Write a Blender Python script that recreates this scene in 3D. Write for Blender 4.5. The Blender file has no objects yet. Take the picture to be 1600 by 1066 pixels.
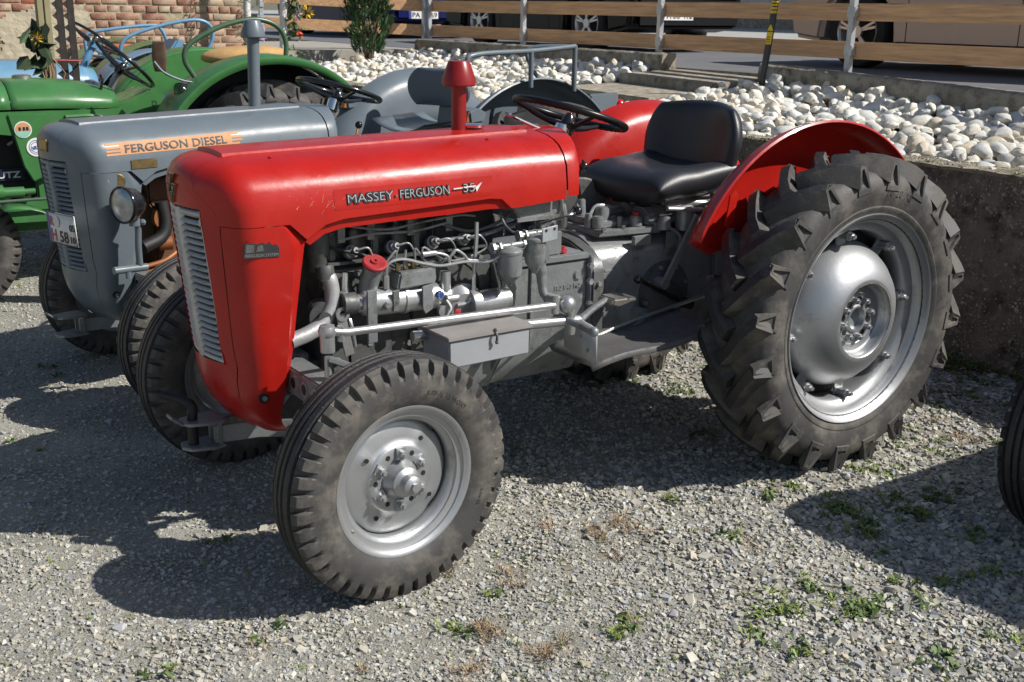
import bpy, bmesh, math, random
import numpy as np
from mathutils import Vector, Matrix, noise
random.seed(7); np.random.seed(7)
PI = math.pi; R = math.radians
sc = bpy.context.scene

# ---------------------------------------------------------------- camera, sky, sun
CAM = Vector((-1.4152, -3.2109, 1.6170)); YAW, PITCH, ROLL = 0.96378, 0.28669, 0.01490
fw = Vector((math.cos(PITCH)*math.cos(YAW), math.cos(PITCH)*math.sin(YAW), -math.sin(PITCH)))
rt = fw.cross(Vector((0, 0, 1))).normalized(); up = rt.cross(fw)
rt, up = math.cos(ROLL)*rt + math.sin(ROLL)*up, -math.sin(ROLL)*rt + math.cos(ROLL)*up
cd = bpy.data.cameras.new('camera'); cam = bpy.data.objects.new('camera', cd); sc.collection.objects.link(cam)
M = Matrix(((rt.x, up.x, -fw.x), (rt.y, up.y, -fw.y), (rt.z, up.z, -fw.z))).to_4x4(); M.translation = CAM
cam.matrix_world = M; cd.sensor_width = 36; cd.lens = 39.735; cd.clip_start = 0.05; cd.clip_end = 500
cd.dof.use_dof = True; cd.dof.focus_distance = 4.3; cd.dof.aperture_fstop = 9.0
sc.camera = cam
SUNV = Vector((0.80, -0.80, 1.0)).normalized()          # towards the sun
el = math.asin(SUNV.z)
w = bpy.data.worlds.new('World'); sc.world = w; w.use_nodes = True
nt = w.node_tree; nt.nodes.clear()
sky = nt.nodes.new('ShaderNodeTexSky'); sky.sky_type = 'NISHITA'; sky.sun_disc = False
sky.sun_elevation = el; sky.sun_rotation = math.atan2(SUNV.x, SUNV.y)
bg = nt.nodes.new('ShaderNodeBackground'); bg.inputs[1].default_value = 0.075
wo = nt.nodes.new('ShaderNodeOutputWorld'); nt.links.new(sky.outputs[0], bg.inputs[0]); nt.links.new(bg.outputs[0], wo.inputs[0])
sl = bpy.data.lights.new('sun', 'SUN'); sl.energy = 5.0; sl.angle = R(0.5); sl.color = (1, .96, .90)
so = bpy.data.objects.new('sun', sl); sc.collection.objects.link(so)
so.rotation_euler = SUNV.to_track_quat('Z', 'Y').to_euler()
sc.view_settings.view_transform = 'Standard'; sc.view_settings.look = 'None'
sc.view_settings.gamma = 1; sc.view_settings.exposure = 0.22; sc.view_settings.use_curve_mapping = False

# ---------------------------------------------------------------- helpers
COL = sc.collection
def mat(name, col, rough=.5, metal=0., var=.12, vs=6., bump=0., bs=80., coat=0., dirt=None, spec=.5, island=0., rvar=0., col2=None, fleck=None, stretch=None, bump2=None):
    m = bpy.data.materials.new(name); m.use_nodes = True; n = m.node_tree; L = n.links.new
    b = n.nodes['Principled BSDF']
    b.inputs['Roughness'].default_value = rough; b.inputs['Metallic'].default_value = metal
    b.inputs['Specular IOR Level'].default_value = spec
    if coat: b.inputs['Coat Weight'].default_value = coat; b.inputs['Coat Roughness'].default_value = .10
    tc = n.nodes.new('ShaderNodeTexCoord')
    src = tc.outputs['Object']
    if stretch:
        mp = n.nodes.new('ShaderNodeMapping'); mp.inputs['Scale'].default_value = stretch; L(src, mp.inputs[0]); src = mp.outputs[0]
    def nz(scale, detail=4, ro=.6):
        t = n.nodes.new('ShaderNodeTexNoise'); t.inputs['Scale'].default_value = scale
        t.inputs['Detail'].default_value = detail; t.inputs['Roughness'].default_value = ro
        L(src, t.inputs['Vector']); return t.outputs['Fac']
    def ramp(fac, a, bb, ca, cb):
        r = n.nodes.new('ShaderNodeValToRGB'); e = r.color_ramp.elements
        e[0].position = a; e[1].position = bb; e[0].color = (*ca, 1); e[1].color = (*cb, 1); L(fac, r.inputs[0]); return r.outputs[0]
    def mix(fac, a, bb):
        x = n.nodes.new('ShaderNodeMix'); x.data_type = 'RGBA'
        if isinstance(fac, float): x.inputs[0].default_value = fac
        else: L(fac, x.inputs[0])
        for s, k in ((a, 6), (bb, 7)):
            if isinstance(s, tuple): x.inputs[k].default_value = (*s, 1)
            else: L(s, x.inputs[k])
        return x.outputs[2]
    lo = tuple(max(0, c*(1-var)) for c in col); hi = tuple(min(1, c*(1+var)) for c in (col2 or col))
    if col2: lo = tuple(c*(1-var) for c in col)
    c = ramp(nz(vs), .3, .7, lo, hi)
    if island:
        g = n.nodes.new('ShaderNodeNewGeometry')
        r = n.nodes.new('ShaderNodeValToRGB'); r.color_ramp.interpolation = 'LINEAR'; e = r.color_ramp.elements
        e[0].color = (1-island, 1-island, 1-island*.9, 1); e[1].color = (1+island*.8, 1+island*.72, 1+island*.62, 1)
        x = e.new(.5) if hasattr(e, 'new') else None
        if x: x.color = (1, .96, .88, 1)
        L(g.outputs['Random Per Island'], r.inputs[0])
        x = n.nodes.new('ShaderNodeMix'); x.data_type = 'RGBA'; x.blend_type = 'MULTIPLY'; x.inputs[0].default_value = 1
        L(c, x.inputs[6]); L(r.outputs[0], x.inputs[7]); c = x.outputs[2]
    if fleck:
        c = mix(ramp(nz(fleck[1], 2, .5), fleck[2], fleck[2]+.04, (0, 0, 0), (1, 1, 1)), c, fleck[0])
    if dirt:
        f = ramp(nz(dirt[2], 6, .7), dirt[1], dirt[1]+.22, (0, 0, 0), (1, 1, 1)); c = mix(f, c, dirt[0])
        rr = n.nodes.new('ShaderNodeMapRange'); L(f, rr.inputs[0]); rr.inputs[3].default_value = rough; rr.inputs[4].default_value = min(1, rough+.3)
        L(rr.outputs[0], b.inputs['Roughness'])
    elif rvar:
        rr = n.nodes.new('ShaderNodeMapRange'); L(nz(vs*2.3, 6, .7), rr.inputs[0]); rr.inputs[1].default_value = .3; rr.inputs[2].default_value = .7
        rr.inputs[3].default_value = max(.03, rough-rvar); rr.inputs[4].default_value = rough+rvar; L(rr.outputs[0], b.inputs['Roughness'])
    L(c, b.inputs['Base Color'])
    if bump:
        bm_ = n.nodes.new('ShaderNodeBump'); bm_.inputs['Strength'].default_value = 1; bm_.inputs['Distance'].default_value = bump
        L(nz(bs, 5, .6), bm_.inputs['Height']); L(bm_.outputs[0], b.inputs['Normal'])
        if bump2:
            b2 = n.nodes.new('ShaderNodeBump'); b2.inputs['Strength'].default_value = 1; b2.inputs['Distance'].default_value = bump2[0]
            L(nz(bump2[1], 1, .4), b2.inputs['Height']); L(b2.outputs[0], bm_.inputs['Normal'])
    return m

RED = mat('red_paint', (.385, .0125, .008), .32, var=.12, vs=5, bump=.0004, bs=40, coat=.10, rvar=.10, spec=.32, fleck=((.42, .10, .09), 90, .77), bump2=(.006, 3.5))
REDD = mat('red_cap_paint', (.36, .03, .035), .5, var=.25, vs=30)
GREYP = mat('grey_blue_paint', (.125, .152, .172), .36, var=.08, vs=5, bump=.0004, bs=40, coat=.10, rvar=.09, spec=.35, bump2=(.006, 3.5), fleck=((.30, .33, .35), 80, .76))
CAST = mat('grey_cast_paint', (.235, .248, .25), .34, metal=.3, var=.16, vs=9, bump=.0016, bs=70, dirt=((.075, .062, .042), .52, 13), rvar=.1)
CASTD = mat('oily_shaded_cast_paint', (.11, .115, .115), .42, metal=.2, var=.3, vs=14, bump=.0015, bs=60, dirt=((.045, .04, .032), .45, 14))  # oily, and also darkened for the shade under the bonnet
SILV = mat('silver_wheel_paint', (.40, .41, .42), .42, metal=.72, var=.07, vs=7, bump=.0004, bs=60, dirt=((.22, .20, .17), .57, 9), rvar=.09)
SILVB = mat('bright_silver_paint', (.46, .465, .465), .33, metal=.7, var=.1, vs=14, dirt=((.16, .14, .11), .56, 22), bump=.0006, bs=80)
GRILL = mat('grille_silver_paint', (.50, .50, .49), .42, metal=.45, var=.12, vs=20, dirt=((.22, .2, .17), .6, 22))
CHROME = mat('chrome', (.75, .75, .75), .1, metal=1, var=.03)
STEEL = mat('worn_steel', (.33, .31, .28), .4, metal=.8, var=.25, vs=30, dirt=((.12, .08, .05), .6, 25))
RUB = mat('tyre_rubber', (.055, .053, .051), .6, var=.28, vs=6, bump=.0009, bs=70, dirt=((.145, .130, .110), .46, 9), spec=.4)
TREAD = mat('worn_tread_face', (.022, .022, .024), .5, var=.3, vs=30, bump=.0015, bs=150, spec=.45, fleck=((.10, .095, .09), 130, .66))
RUBD = mat('dark_tyre_rubber', (.018, .018, .019), .7, var=.2, vs=8, bump=.001, bs=90, dirt=((.05, .046, .04), .55, 7), spec=.3)
BLACK = mat('gloss_black', (.012, .012, .013), .15, var=.1, coat=.3)
BLKM = mat('matt_black', (.012, .012, .013), .6, var=.3)
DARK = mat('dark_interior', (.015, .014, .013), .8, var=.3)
VINYL = mat('black_vinyl', (.020, .021, .025), .40, var=.12, vs=10, bump=.0006, bs=260)
COPPER = mat('copper_paint', (.42, .17, .07), .38, metal=.5, var=.15, vs=20)
DECAL = mat('copper_decal', (.60, .31, .16), .7, metal=.0, spec=.15, var=.08, vs=15)
BRASS = mat('old_brass', (.30, .22, .10), .4, metal=.8, var=.3, vs=40)
WHITE = mat('white_print', (.72, .72, .70), .5, var=.06)
INK = mat('black_print', (.02, .02, .022), .5, var=.1)
GREYINK = mat('grey_print', (.13, .145, .155), .8, spec=.1, var=.1)
BLUEP = mat('plate_blue', (.03, .06, .35), .4)
GREEN = mat('green_paint', (.052, .172, .052), .3, var=.15, vs=5, bump=.0006, bs=10, coat=.12, dirt=((.05, .12, .05), .55, 7), bump2=(.006, 4))
GREEND = mat('dark_green_pipe', (.05, .10, .055), .35, var=.15, vs=12)
BLUE = mat('light_blue_paint', (.125, .26, .385), .35, var=.12, vs=6, dirt=((.10, .20, .30), .58, 8))
BLUED = mat('frame_blue_paint', (.11, .26, .42), .4, var=.15, vs=12)
TAN = mat('tan_cushion_cloth', (.46, .28, .11), .85, var=.15, vs=14, bump=.004, bs=22)
GLASS = mat('lamp_glass', (.34, .36, .37), .08, metal=.6, var=.25, vs=30, bump=.001, bs=60)
AMBER = mat('amber_lens', (.45, .14, .02), .2, var=.1)
REDL = mat('red_lens', (.5, .01, .01), .2, var=.1)
WOOD = mat('fence_wood', (.64, .38, .20), .75, var=.26, vs=3, stretch=(9, 1, 16), bump=.001, bs=40, fleck=((.26, .12, .05), 3.1, .73), dirt=((.40, .235, .13), .62, 7))
OLIVE = mat('olive_post_wood', (.27, .235, .13), .7, var=.15, vs=8)
GALV = mat('galvanised_steel', (.52, .55, .58), .42, metal=.6, var=.14, vs=25)
BARK = mat('bark', (.12, .08, .05), .9, var=.3, vs=20)
LEAF = mat('leaf_green', (.07, .12, .028), .6, var=.35, vs=9, island=.5)
LEAFB = mat('bright_weed_green', (.17, .23, .045), .6, var=.3, vs=6, island=.4)
THUJA = mat('thuja_green', (.035, .085, .028), .7, var=.3, vs=8, island=.5)
STRAW = mat('dry_grass', (.31, .225, .14), .8, var=.2, vs=6, island=.4)
YEL = mat('sunflower_yellow', (.75, .50, .02), .6, var=.15)
PINK = mat('pink_petals', (.60, .22, .45), .6, var=.2)
ORANGE = mat('orange_physalis', (.65, .09, .015), .5, var=.2)

def tag(o, label=None, cat=None, group=None, kind=None):
    if label: o['label'] = label
    if cat: o['category'] = cat
    if group: o['group'] = group
    if kind: o['kind'] = kind
    return o
def empty(name, loc=(0, 0, 0), rz=0., parent=None):
    o = bpy.data.objects.new(name, None); COL.objects.link(o); o.location = loc; o.rotation_euler = (0, 0, rz)
    o.empty_display_size = .1
    if parent: o.parent = parent
    return o
def frame(axis):
    a = Vector(axis).normalized(); t = Vector((0, 0, 1)) if abs(a.z) < .9 else Vector((1, 0, 0))
    u = a.cross(t).normalized(); return a, u, a.cross(u)
class MB:
    def __init__(s): s.v = []; s.f = []
    def add(s, vs, fs):
        k = len(s.v); s.v += [tuple(p) for p in vs]; s.f += [tuple(i+k for i in f) for f in fs]; return s
    def box(s, x0, x1, y0, y1, z0, z1):
        return s.add([(x, y, z) for x in (x0, x1) for y in (y0, y1) for z in (z0, z1)],
                     [(0, 1, 3, 2), (4, 6, 7, 5), (0, 4, 5, 1), (2, 3, 7, 6), (0, 2, 6, 4), (1, 5, 7, 3)])
    def obox(s, c, sz, rot=(0, 0, 0)):
        from mathutils import Euler
        m = Euler(rot).to_matrix(); c = Vector(c); h = [k/2 for k in sz]
        return s.add([c + m @ Vector((a*h[0], b*h[1], d*h[2])) for a in (-1, 1) for b in (-1, 1) for d in (-1, 1)],
                     [(0, 1, 3, 2), (4, 6, 7, 5), (0, 4, 5, 1), (2, 3, 7, 6), (0, 2, 6, 4), (1, 5, 7, 3)])
    def bar(s, p0, p1, w_, h, side=(0, 1, 0)):
        p0, p1 = Vector(p0), Vector(p1); a = (p1-p0).normalized(); u = Vector(side); u = (u - a*u.dot(a)).normalized(); v = a.cross(u)
        vs = [p + u*(w_/2*i) + v*(h/2*j) for p in (p0, p1) for i, j in ((-1, -1), (1, -1), (1, 1), (-1, 1))]
        return s.add(vs, [(0, 1, 2, 3), (7, 6, 5, 4), (0, 4, 5, 1), (1, 5, 6, 2), (2, 6, 7, 3), (3, 7, 4, 0)])
    def cyl(s, p0, p1, r0, r1=None, n=14):
        p0, p1 = Vector(p0), Vector(p1); r1 = r0 if r1 is None else r1; a, u, v = frame(p1-p0)
        vs = [p + (u*math.cos(2*PI*i/n) + v*math.sin(2*PI*i/n))*r for p, r in ((p0, r0), (p1, r1)) for i in range(n)]
        fs = [(i, (i+1) % n, n+(i+1) % n, n+i) for i in range(n)] + [tuple(range(n))[::-1], tuple(range(n, 2*n))]
        return s.add(vs, fs)
    def lathe(s, prof, o=(0, 0, 0), axis=(0, 0, 1), n=32, cap=True):
        o = Vector(o); a, u, v = frame(axis); m = len(prof)
        vs = [o + a*h + (u*math.cos(2*PI*i/n) + v*math.sin(2*PI*i/n))*max(r, 1e-4) for i in range(n) for r, h in prof]
        fs = [(i*m+j, ((i+1) % n)*m+j, ((i+1) % n)*m+j+1, i*m+j+1) for i in range(n) for j in range(m-1)]
        if cap: fs += [tuple(i*m for i in range(n)), tuple(i*m+m-1 for i in range(n))[::-1]]
        return s.add(vs, fs)
    def tube(s, pts, r, n=8, smooth=True, k=5, closed=False):
        P = [Vector(p) for p in pts]
        if smooth and len(P) > 2:
            Q = []; N = len(P)
            rng = range(N) if closed else range(N-1)
            for i in rng:
                p0 = P[i-1] if (i or closed) else P[0]*2-P[1]; p1 = P[i]; p2 = P[(i+1) % N]; p3 = P[(i+2) % N] if (closed or i+2 < N) else P[-1]*2-P[-2]
                for j in range(k):
                    t = j/k; Q.append(.5*((2*p1)+(p2-p0)*t+(2*p0-5*p1+4*p2-p3)*t*t+(3*p1-p0-3*p2+p3)*t**3))
            if not closed: Q.append(P[-1])
            P = Q
        N = len(P); vs = []; pu = None
        for i, p in enumerate(P):
            a = ((P[(i+1) % N] if (closed or i < N-1) else p) - (P[i-1] if (closed or i) else p)).normalized()
            u = frame(a)[1] if pu is None else (pu - a*pu.dot(a)).normalized(); pu = u; v = a.cross(u)
            rr = r[min(i*len(r)//N, len(r)-1)] if isinstance(r, (list, tuple)) else r
            vs += [p + (u*math.cos(2*PI*j/n) + v*math.sin(2*PI*j/n))*rr for j in range(n)]
        fs = [(i*n+j, i*n+(j+1) % n, ((i+1) % N)*n+(j+1) % n, ((i+1) % N)*n+j) for i in range(N if closed else N-1) for j in range(n)]
        if not closed: fs += [tuple(range(n))[::-1], tuple(range((N-1)*n, N*n))]
        return s.add(vs, fs)
    def sphere(s, c, r, n=14, sc_=(1, 1, 1)):
        c = Vector(c); m = n//2; vs = []
        for i in range(m+1):
            for j in range(n):
                t = PI*i/m; vs.append(c + Vector((r*sc_[0]*math.sin(t)*math.cos(2*PI*j/n), r*sc_[1]*math.sin(t)*math.sin(2*PI*j/n), r*sc_[2]*math.cos(t))))
        return s.add(vs, [(i*n+j, (i+1)*n+j, (i+1)*n+(j+1) % n, i*n+(j+1) % n) for i in range(m) for j in range(n)])
    def prism(s, poly, a, b, pl='xz'):
        f = {'xz': lambda p, t: (p[0], t, p[1]), 'xy': lambda p, t: (p[0], p[1], t), 'yz': lambda p, t: (t, p[0], p[1])}[pl]; n = len(poly)
        return s.add([f(p, a) for p in poly] + [f(p, b) for p in poly],
                     [tuple(range(n)), tuple(range(n, 2*n))[::-1]] + [(i, n+i, n+(i+1) % n, (i+1) % n) for i in range(n)])
    def grid(s, G, cu=False, cv=False):
        a, b = len(G), len(G[0]); vs = [p for row in G for p in row]
        return s.add(vs, [(i*b+j, ((i+1) % a)*b+j, ((i+1) % a)*b+(j+1) % b, i*b+(j+1) % b) for i in range(a if cu else a-1) for j in range(b if cv else b-1)])
    def build(s, name, m, parent=None, bevel=0., seg=2, solid=0., sharp=38, sub=0, weld=True, smooth=True, off=0):
        me = bpy.data.meshes.new(name); me.from_pydata(s.v, [], s.f)
        bm = bmesh.new(); bm.from_mesh(me)
        if weld: bmesh.ops.remove_doubles(bm, verts=bm.verts, dist=1e-5)
        bmesh.ops.recalc_face_normals(bm, faces=bm.faces)
        if bevel:
            es = [e for e in bm.edges if len(e.link_faces) == 2 and e.calc_face_angle(0) > R(40)]
            bmesh.ops.bevel(bm, geom=es, offset=bevel, segments=seg, affect='EDGES', clamp_overlap=True)
        bm.to_mesh(me); bm.free()
        if smooth:
            me.shade_smooth(); me.set_sharp_from_angle(angle=R(sharp))
        me.materials.append(m)
        o = bpy.data.objects.new(name, me); COL.objects.link(o)
        if parent: o.parent = parent
        if solid: q = o.modifiers.new('s', 'SOLIDIFY'); q.thickness = solid; q.offset = off
        if sub: q = o.modifiers.new('u', 'SUBSURF'); q.levels = sub; q.render_levels = sub
        return o
def mirror(pts): return [(x, -y, z) for x, y, z in pts]
def kids(o, all_): return [c for c in all_ if c.parent == o]
def copy_tree(o, parent=None):
    c = o.copy(); COL.objects.link(c)
    if parent: c.parent = parent
    for ch in list(o.children): copy_tree(ch, c)
    return c
def text_geo(s, size, extrude=.001, font_shear=0., spacing=1., bold=0.):
    cu = bpy.data.curves.new('t', 'FONT'); cu.body = s; cu.size = size; cu.extrude = extrude; cu.shear = font_shear; cu.space_character = spacing
    cu.offset = bold; cu.resolution_u = 3
    o = bpy.data.objects.new('t', cu); COL.objects.link(o); bpy.context.view_layer.update()
    me = bpy.data.meshes.new_from_object(o); bpy.data.objects.remove(o)
    vs = [v.co.copy() for v in me.vertices]; fs = [tuple(p.vertices) for p in me.polygons]; bpy.data.meshes.remove(me)
    return vs, fs
def text_on(s, size, fn, m, name, parent, extrude=.001, fit=None, **k):
    """letters mapped by fn(u, v, w) -> local point; fit = total width"""
    vs, fs = text_geo(s, size, extrude, **k)
    x0 = min(v.x for v in vs); x1 = max(v.x for v in vs); kx = fit/(x1-x0) if fit else 1.
    b = MB(); b.add([fn((v.x-x0)*kx, v.y, v.z) for v in vs], fs); return b.build(name, m, parent, smooth=False)
# ---------------------------------------------------------------- wheels (axle along y, outer side -y)
def ring_mesh(rows):                      # rows[i][j] = (ang, y, r)
    return [[(r*math.cos(a), y, r*math.sin(a)) for a, y, r in row] for row in rows]
def front_tyre(Rt=.365, rim=.214, hw=.078, cells=42):
    s = Rt/.365
    base = [(-.058, .209, 0), (-.070, .222, 0), (-.079, .243, 0), (-.083, .262, 0), (-.0835, .285, 0), (-.081, .303, 0), (-.080, .318, .35), (-.076, .335, 1), (-.068, .3505, 1),
            (-.050, .3585, 0), (-.046, .3520, 0), (-.040, .3520, 0), (-.037, .3625, 0), (-.018, .3650, 0), (-.015, .3570, 0), (-.009, .3570, 0), (-.006, .3655, 0)]
    prof = base + [(-y, r, l) for y, r, l in base[::-1]]
    k = hw/.08; b = MB(); rows = []
    for c in range(cells):
        for u, lug in ((0.0, 0), (.08, 1), (.66, 1), (.74, 0)):
            a = 2*PI*(c+u)/cells; row = []
            for y, r, l in prof:
                sgn = 1 if y > 0 else -1; rr, yy = r, y
                if l and not lug: rr -= .013*l; yy -= sgn*.0125*l
                if l and lug: yy += sgn*.0030*l
                row.append((a, yy*k, rim + (rr-.209)*(Rt-rim)/(.3655-.209)))
            rows.append(row)
    b.grid(ring_mesh(rows), cu=True); return b
def front_wheel(parent, loc, rz, Pt=SILV, rub=RUB, lettering=True, Rt=.365):
    b = MB(); rf = .223; pr = [(rf, .0), (rf+.002, -.004), (rf-.004, -.008), (.209, -.012), (.205, -.026), (.190, -.030), (.180, -.038), (.182, -.060), (.188, -.095), (.205, -.110), (.209, -.126), (rf, -.134), (rf-.004, -.130), (.200, -.118), (.184, -.106), (.176, -.08), (.172, -.04), (.178, -.030), (.186, -.026), (.187, -.020), (.195, -.018), (.203, -.015), (.204, -.009), (.210, -.006), (.217, .0)]
    # rim plane sits 0.067 outward of the tyre centre
    b.lathe([(r, h+.067) for r, h in pr] + [(pr[0][0], pr[0][1]+.067)], axis=(0, -1, 0), n=56, cap=False)
    w_ = b.build('front_wheel', Pt, parent, sharp=50); w_.location = loc; w_.rotation_euler = (0, 0, rz)
    t = front_tyre(Rt).build('tyre', rub, w_, sharp=28); t.data.materials.append(TREAD)
    for p in t.data.polygons:
        c = p.center; r_ = math.hypot(c.x, c.z)
        if abs(c.y) < .057 and r_ > Rt*.965: p.material_index = 1
    d = MB(); n = 64; prof = [(.176, -.012), (.168, .004), (.160, .010), (.150, .013), (.12, .018), (.105, .020), (.100, .026), (.094, .030), (.060, .030), (.054, .026), (.045, .024)]
    rows = []
    for i in range(n):
        a = 2*PI*i/n; row = []
        for r, h in prof:
            q = 1-.035*(max(0, math.cos(4*a+PI))**6) if r > .14 else 1          # four notches in the edge
            hh = h
            for kx in range(4):
                ca = PI/4+kx*PI/2+.15; dd = math.hypot(r*math.cos(a)-.128*math.cos(ca), r*math.sin(a)-.128*math.sin(ca)); hh += .010*math.exp(-(dd/.018)**2)
            row.append((r*q*math.cos(a), -hh, r*q*math.sin(a)))
        rows.append(row)
    d.grid(rows, cu=True); d.build('wheel_disc', Pt, w_, solid=.004, sharp=60)
    h = MB().lathe([(0, .02), (.058, .022), (.056, .040), (.046, .052), (.044, .068), (.034, .074), (.030, .078), (.028, .100), (.020, .106), (0, .108)], axis=(0, -1, 0), n=28, cap=False)
    h.cyl((0, -.107, 0), (0, -.116, 0), .013, n=6); h.build('hub_cap', Pt, w_)
    hl = None
    for k in range(6):
        a = k*PI/3+.5; c = (.076*math.cos(a), -.034, .076*math.sin(a))
        a3 = Vector((math.cos(a), 0, math.sin(a))); a4 = Vector((-math.sin(a), 0, math.cos(a)))
        nb = MB().bar(a3*.060+Vector((0, -.033, 0)), a3*.094+Vector((0, -.033, 0)), .030, .012, side=a4).cyl((c[0], -.028, c[2]), (c[0], -.041, c[2]), .0145, n=12).cyl((c[0], -.041, c[2]), (c[0], -.054, c[2]), .0115, n=6).cyl((c[0], -.054, c[2]), (c[0], -.062, c[2]), .006, n=8)
        nb.build('wheel_nut', Pt, w_)
    hb = MB()
    for k in range(6):
        a = k*PI/3+1.02; hb.cyl((.079*math.cos(a), -.0295, .079*math.sin(a)), (.079*math.cos(a), -.0325, .079*math.sin(a)), .0080, n=10)
    for k in range(4):
        ca = PI/4+k*PI/2+.15; hb.cyl((.128*math.cos(ca), -.026, .128*math.sin(ca)), (.128*math.cos(ca), -.0285, .128*math.sin(ca)), .007, n=10)
    hb.build('bolt_holes', BLKM, w_)
    v = MB().tube([(-.155, -.02, -.10), (-.163, -.04, -.105), (-.168, -.056, -.108)], .004, 6); v.build('valve', STEEL, w_)
    if lettering:
        arc_text('6.00-16 AS FRONT', .016, .263, .0835, R(60), w_, rub)
        arc_text('6.00-16', .014, .262, .0835, R(-22), w_, rub)
    return w_
def arc_text(s, size, r, y, amid, parent, m, ratio=1.):
    vs, fs = text_geo(s, size, .0005, spacing=1.15); x0 = min(v.x for v in vs); x1 = max(v.x for v in vs); b = MB(); q = []
    for v in vs:
        a = amid - (v.x-(x0+x1)/2)*ratio/r; rr = r+v.y; q.append((rr*math.cos(a), -y-v.z, rr*math.sin(a)))
    b.add(q, fs).build('sidewall_lettering', m, parent, smooth=False)
def rear_tyre(N=20, phase=0., dr=-1):
    b = MB(); half = [(.098, .357), (.112, .372), (.116, .384), (.122, .392), (.127, .404), (.1275, .408), (.1255, .411), (.132, .43), (.137, .455), (.135, .482), (.127, .504), (.110, .522), (.085, .534), (.04, .542), (0, .544)]
    prof = [(-y, r) for y, r in half] + [(y, r) for y, r in half[::-1][1:]]
    b.grid([[(r*math.cos(2*PI*i/96), y, r*math.sin(2*PI*i/96)) for y, r in prof] for i in range(96)], cu=True)
    def P(y, a, r): return (r*math.cos(a), y, r*math.sin(a))
    for sd in (-1, 1):
        for k in range(N):
            a0 = phase + 2*PI*(k + (0 if sd < 0 else .5))/N
            st = [(-.012, -.050, .022, .583, .53), (.03, .02, .021, .586, .53), (.07, .11, .021, .584, .524), (.105, .19, .022, .577, .510), (.127, .235, .023, .565, .494)]
            vs = []
            for y, da, hw, rt_, rb in st:
                an = a0+da*dr
                for dw, rr in ((-hw-.022, rb), (-hw*.80, rt_-.001), (hw*.80, rt_), (hw+.022, rb)):
                    # widen perpendicular to the bar: mostly around the circumference, a little across
                    vs.append(P(sd*(y - dr*dw*.45), an + dw*.9/.58, rr))
            m = len(st); fs = [(i*4+j, i*4+(j+1) % 4, (i+1)*4+(j+1) % 4, (i+1)*4+j) for i in range(m-1) for j in range(4)]
            fs += [(0, 1, 2, 3), ((m-1)*4+3, (m-1)*4+2, (m-1)*4+1, (m-1)*4)]
            b.add(vs, fs)
            # foot: hollow triangular end running down the side wall
            ac = a0+.235*dr; T = [(-.018, .563), (.018, .563)]; Bt = [(-.040, .468), (.040, .468)]
            def W(da, r, y): return P(sd*y, ac+da/.55, r)
            out, inn = [], []
            yt, yb = .132, .1405
            o4 = [W(T[0][0], T[0][1], yt), W(T[1][0], T[1][1], yt), W(Bt[1][0], Bt[1][1], yb), W(Bt[0][0], Bt[0][1], yb)]
            i3 = [W(-.005, .554, .1335), W(.005, .554, .1335), W(.027, .484, .1395), W(-.027, .484, .1395)]
            d3 = [W(-.004, .549, .122), W(.004, .549, .122), W(.022, .488, .130), W(-.022, .488, .130)]
            g4 = [W(T[0][0]-.006, T[0][1]-.008, .108), W(T[1][0]+.006, T[1][1]-.008, .108), W(Bt[1][0]+.002, Bt[1][1]-.008, .130), W(Bt[0][0]-.002, Bt[0][1]-.008, .130)]
            b.add(o4+i3+d3+g4, [(j, (j+1) % 4, 4+(j+1) % 4, 4+j) for j in range(4)] + [(4+j, 4+(j+1) % 4, 8+(j+1) % 4, 8+j) for j in range(4)] + [(8, 9, 10, 11)] + [(j, 12+j, 12+(j+1) % 4, (j+1) % 4) for j in range(4)])
    return b
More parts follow.
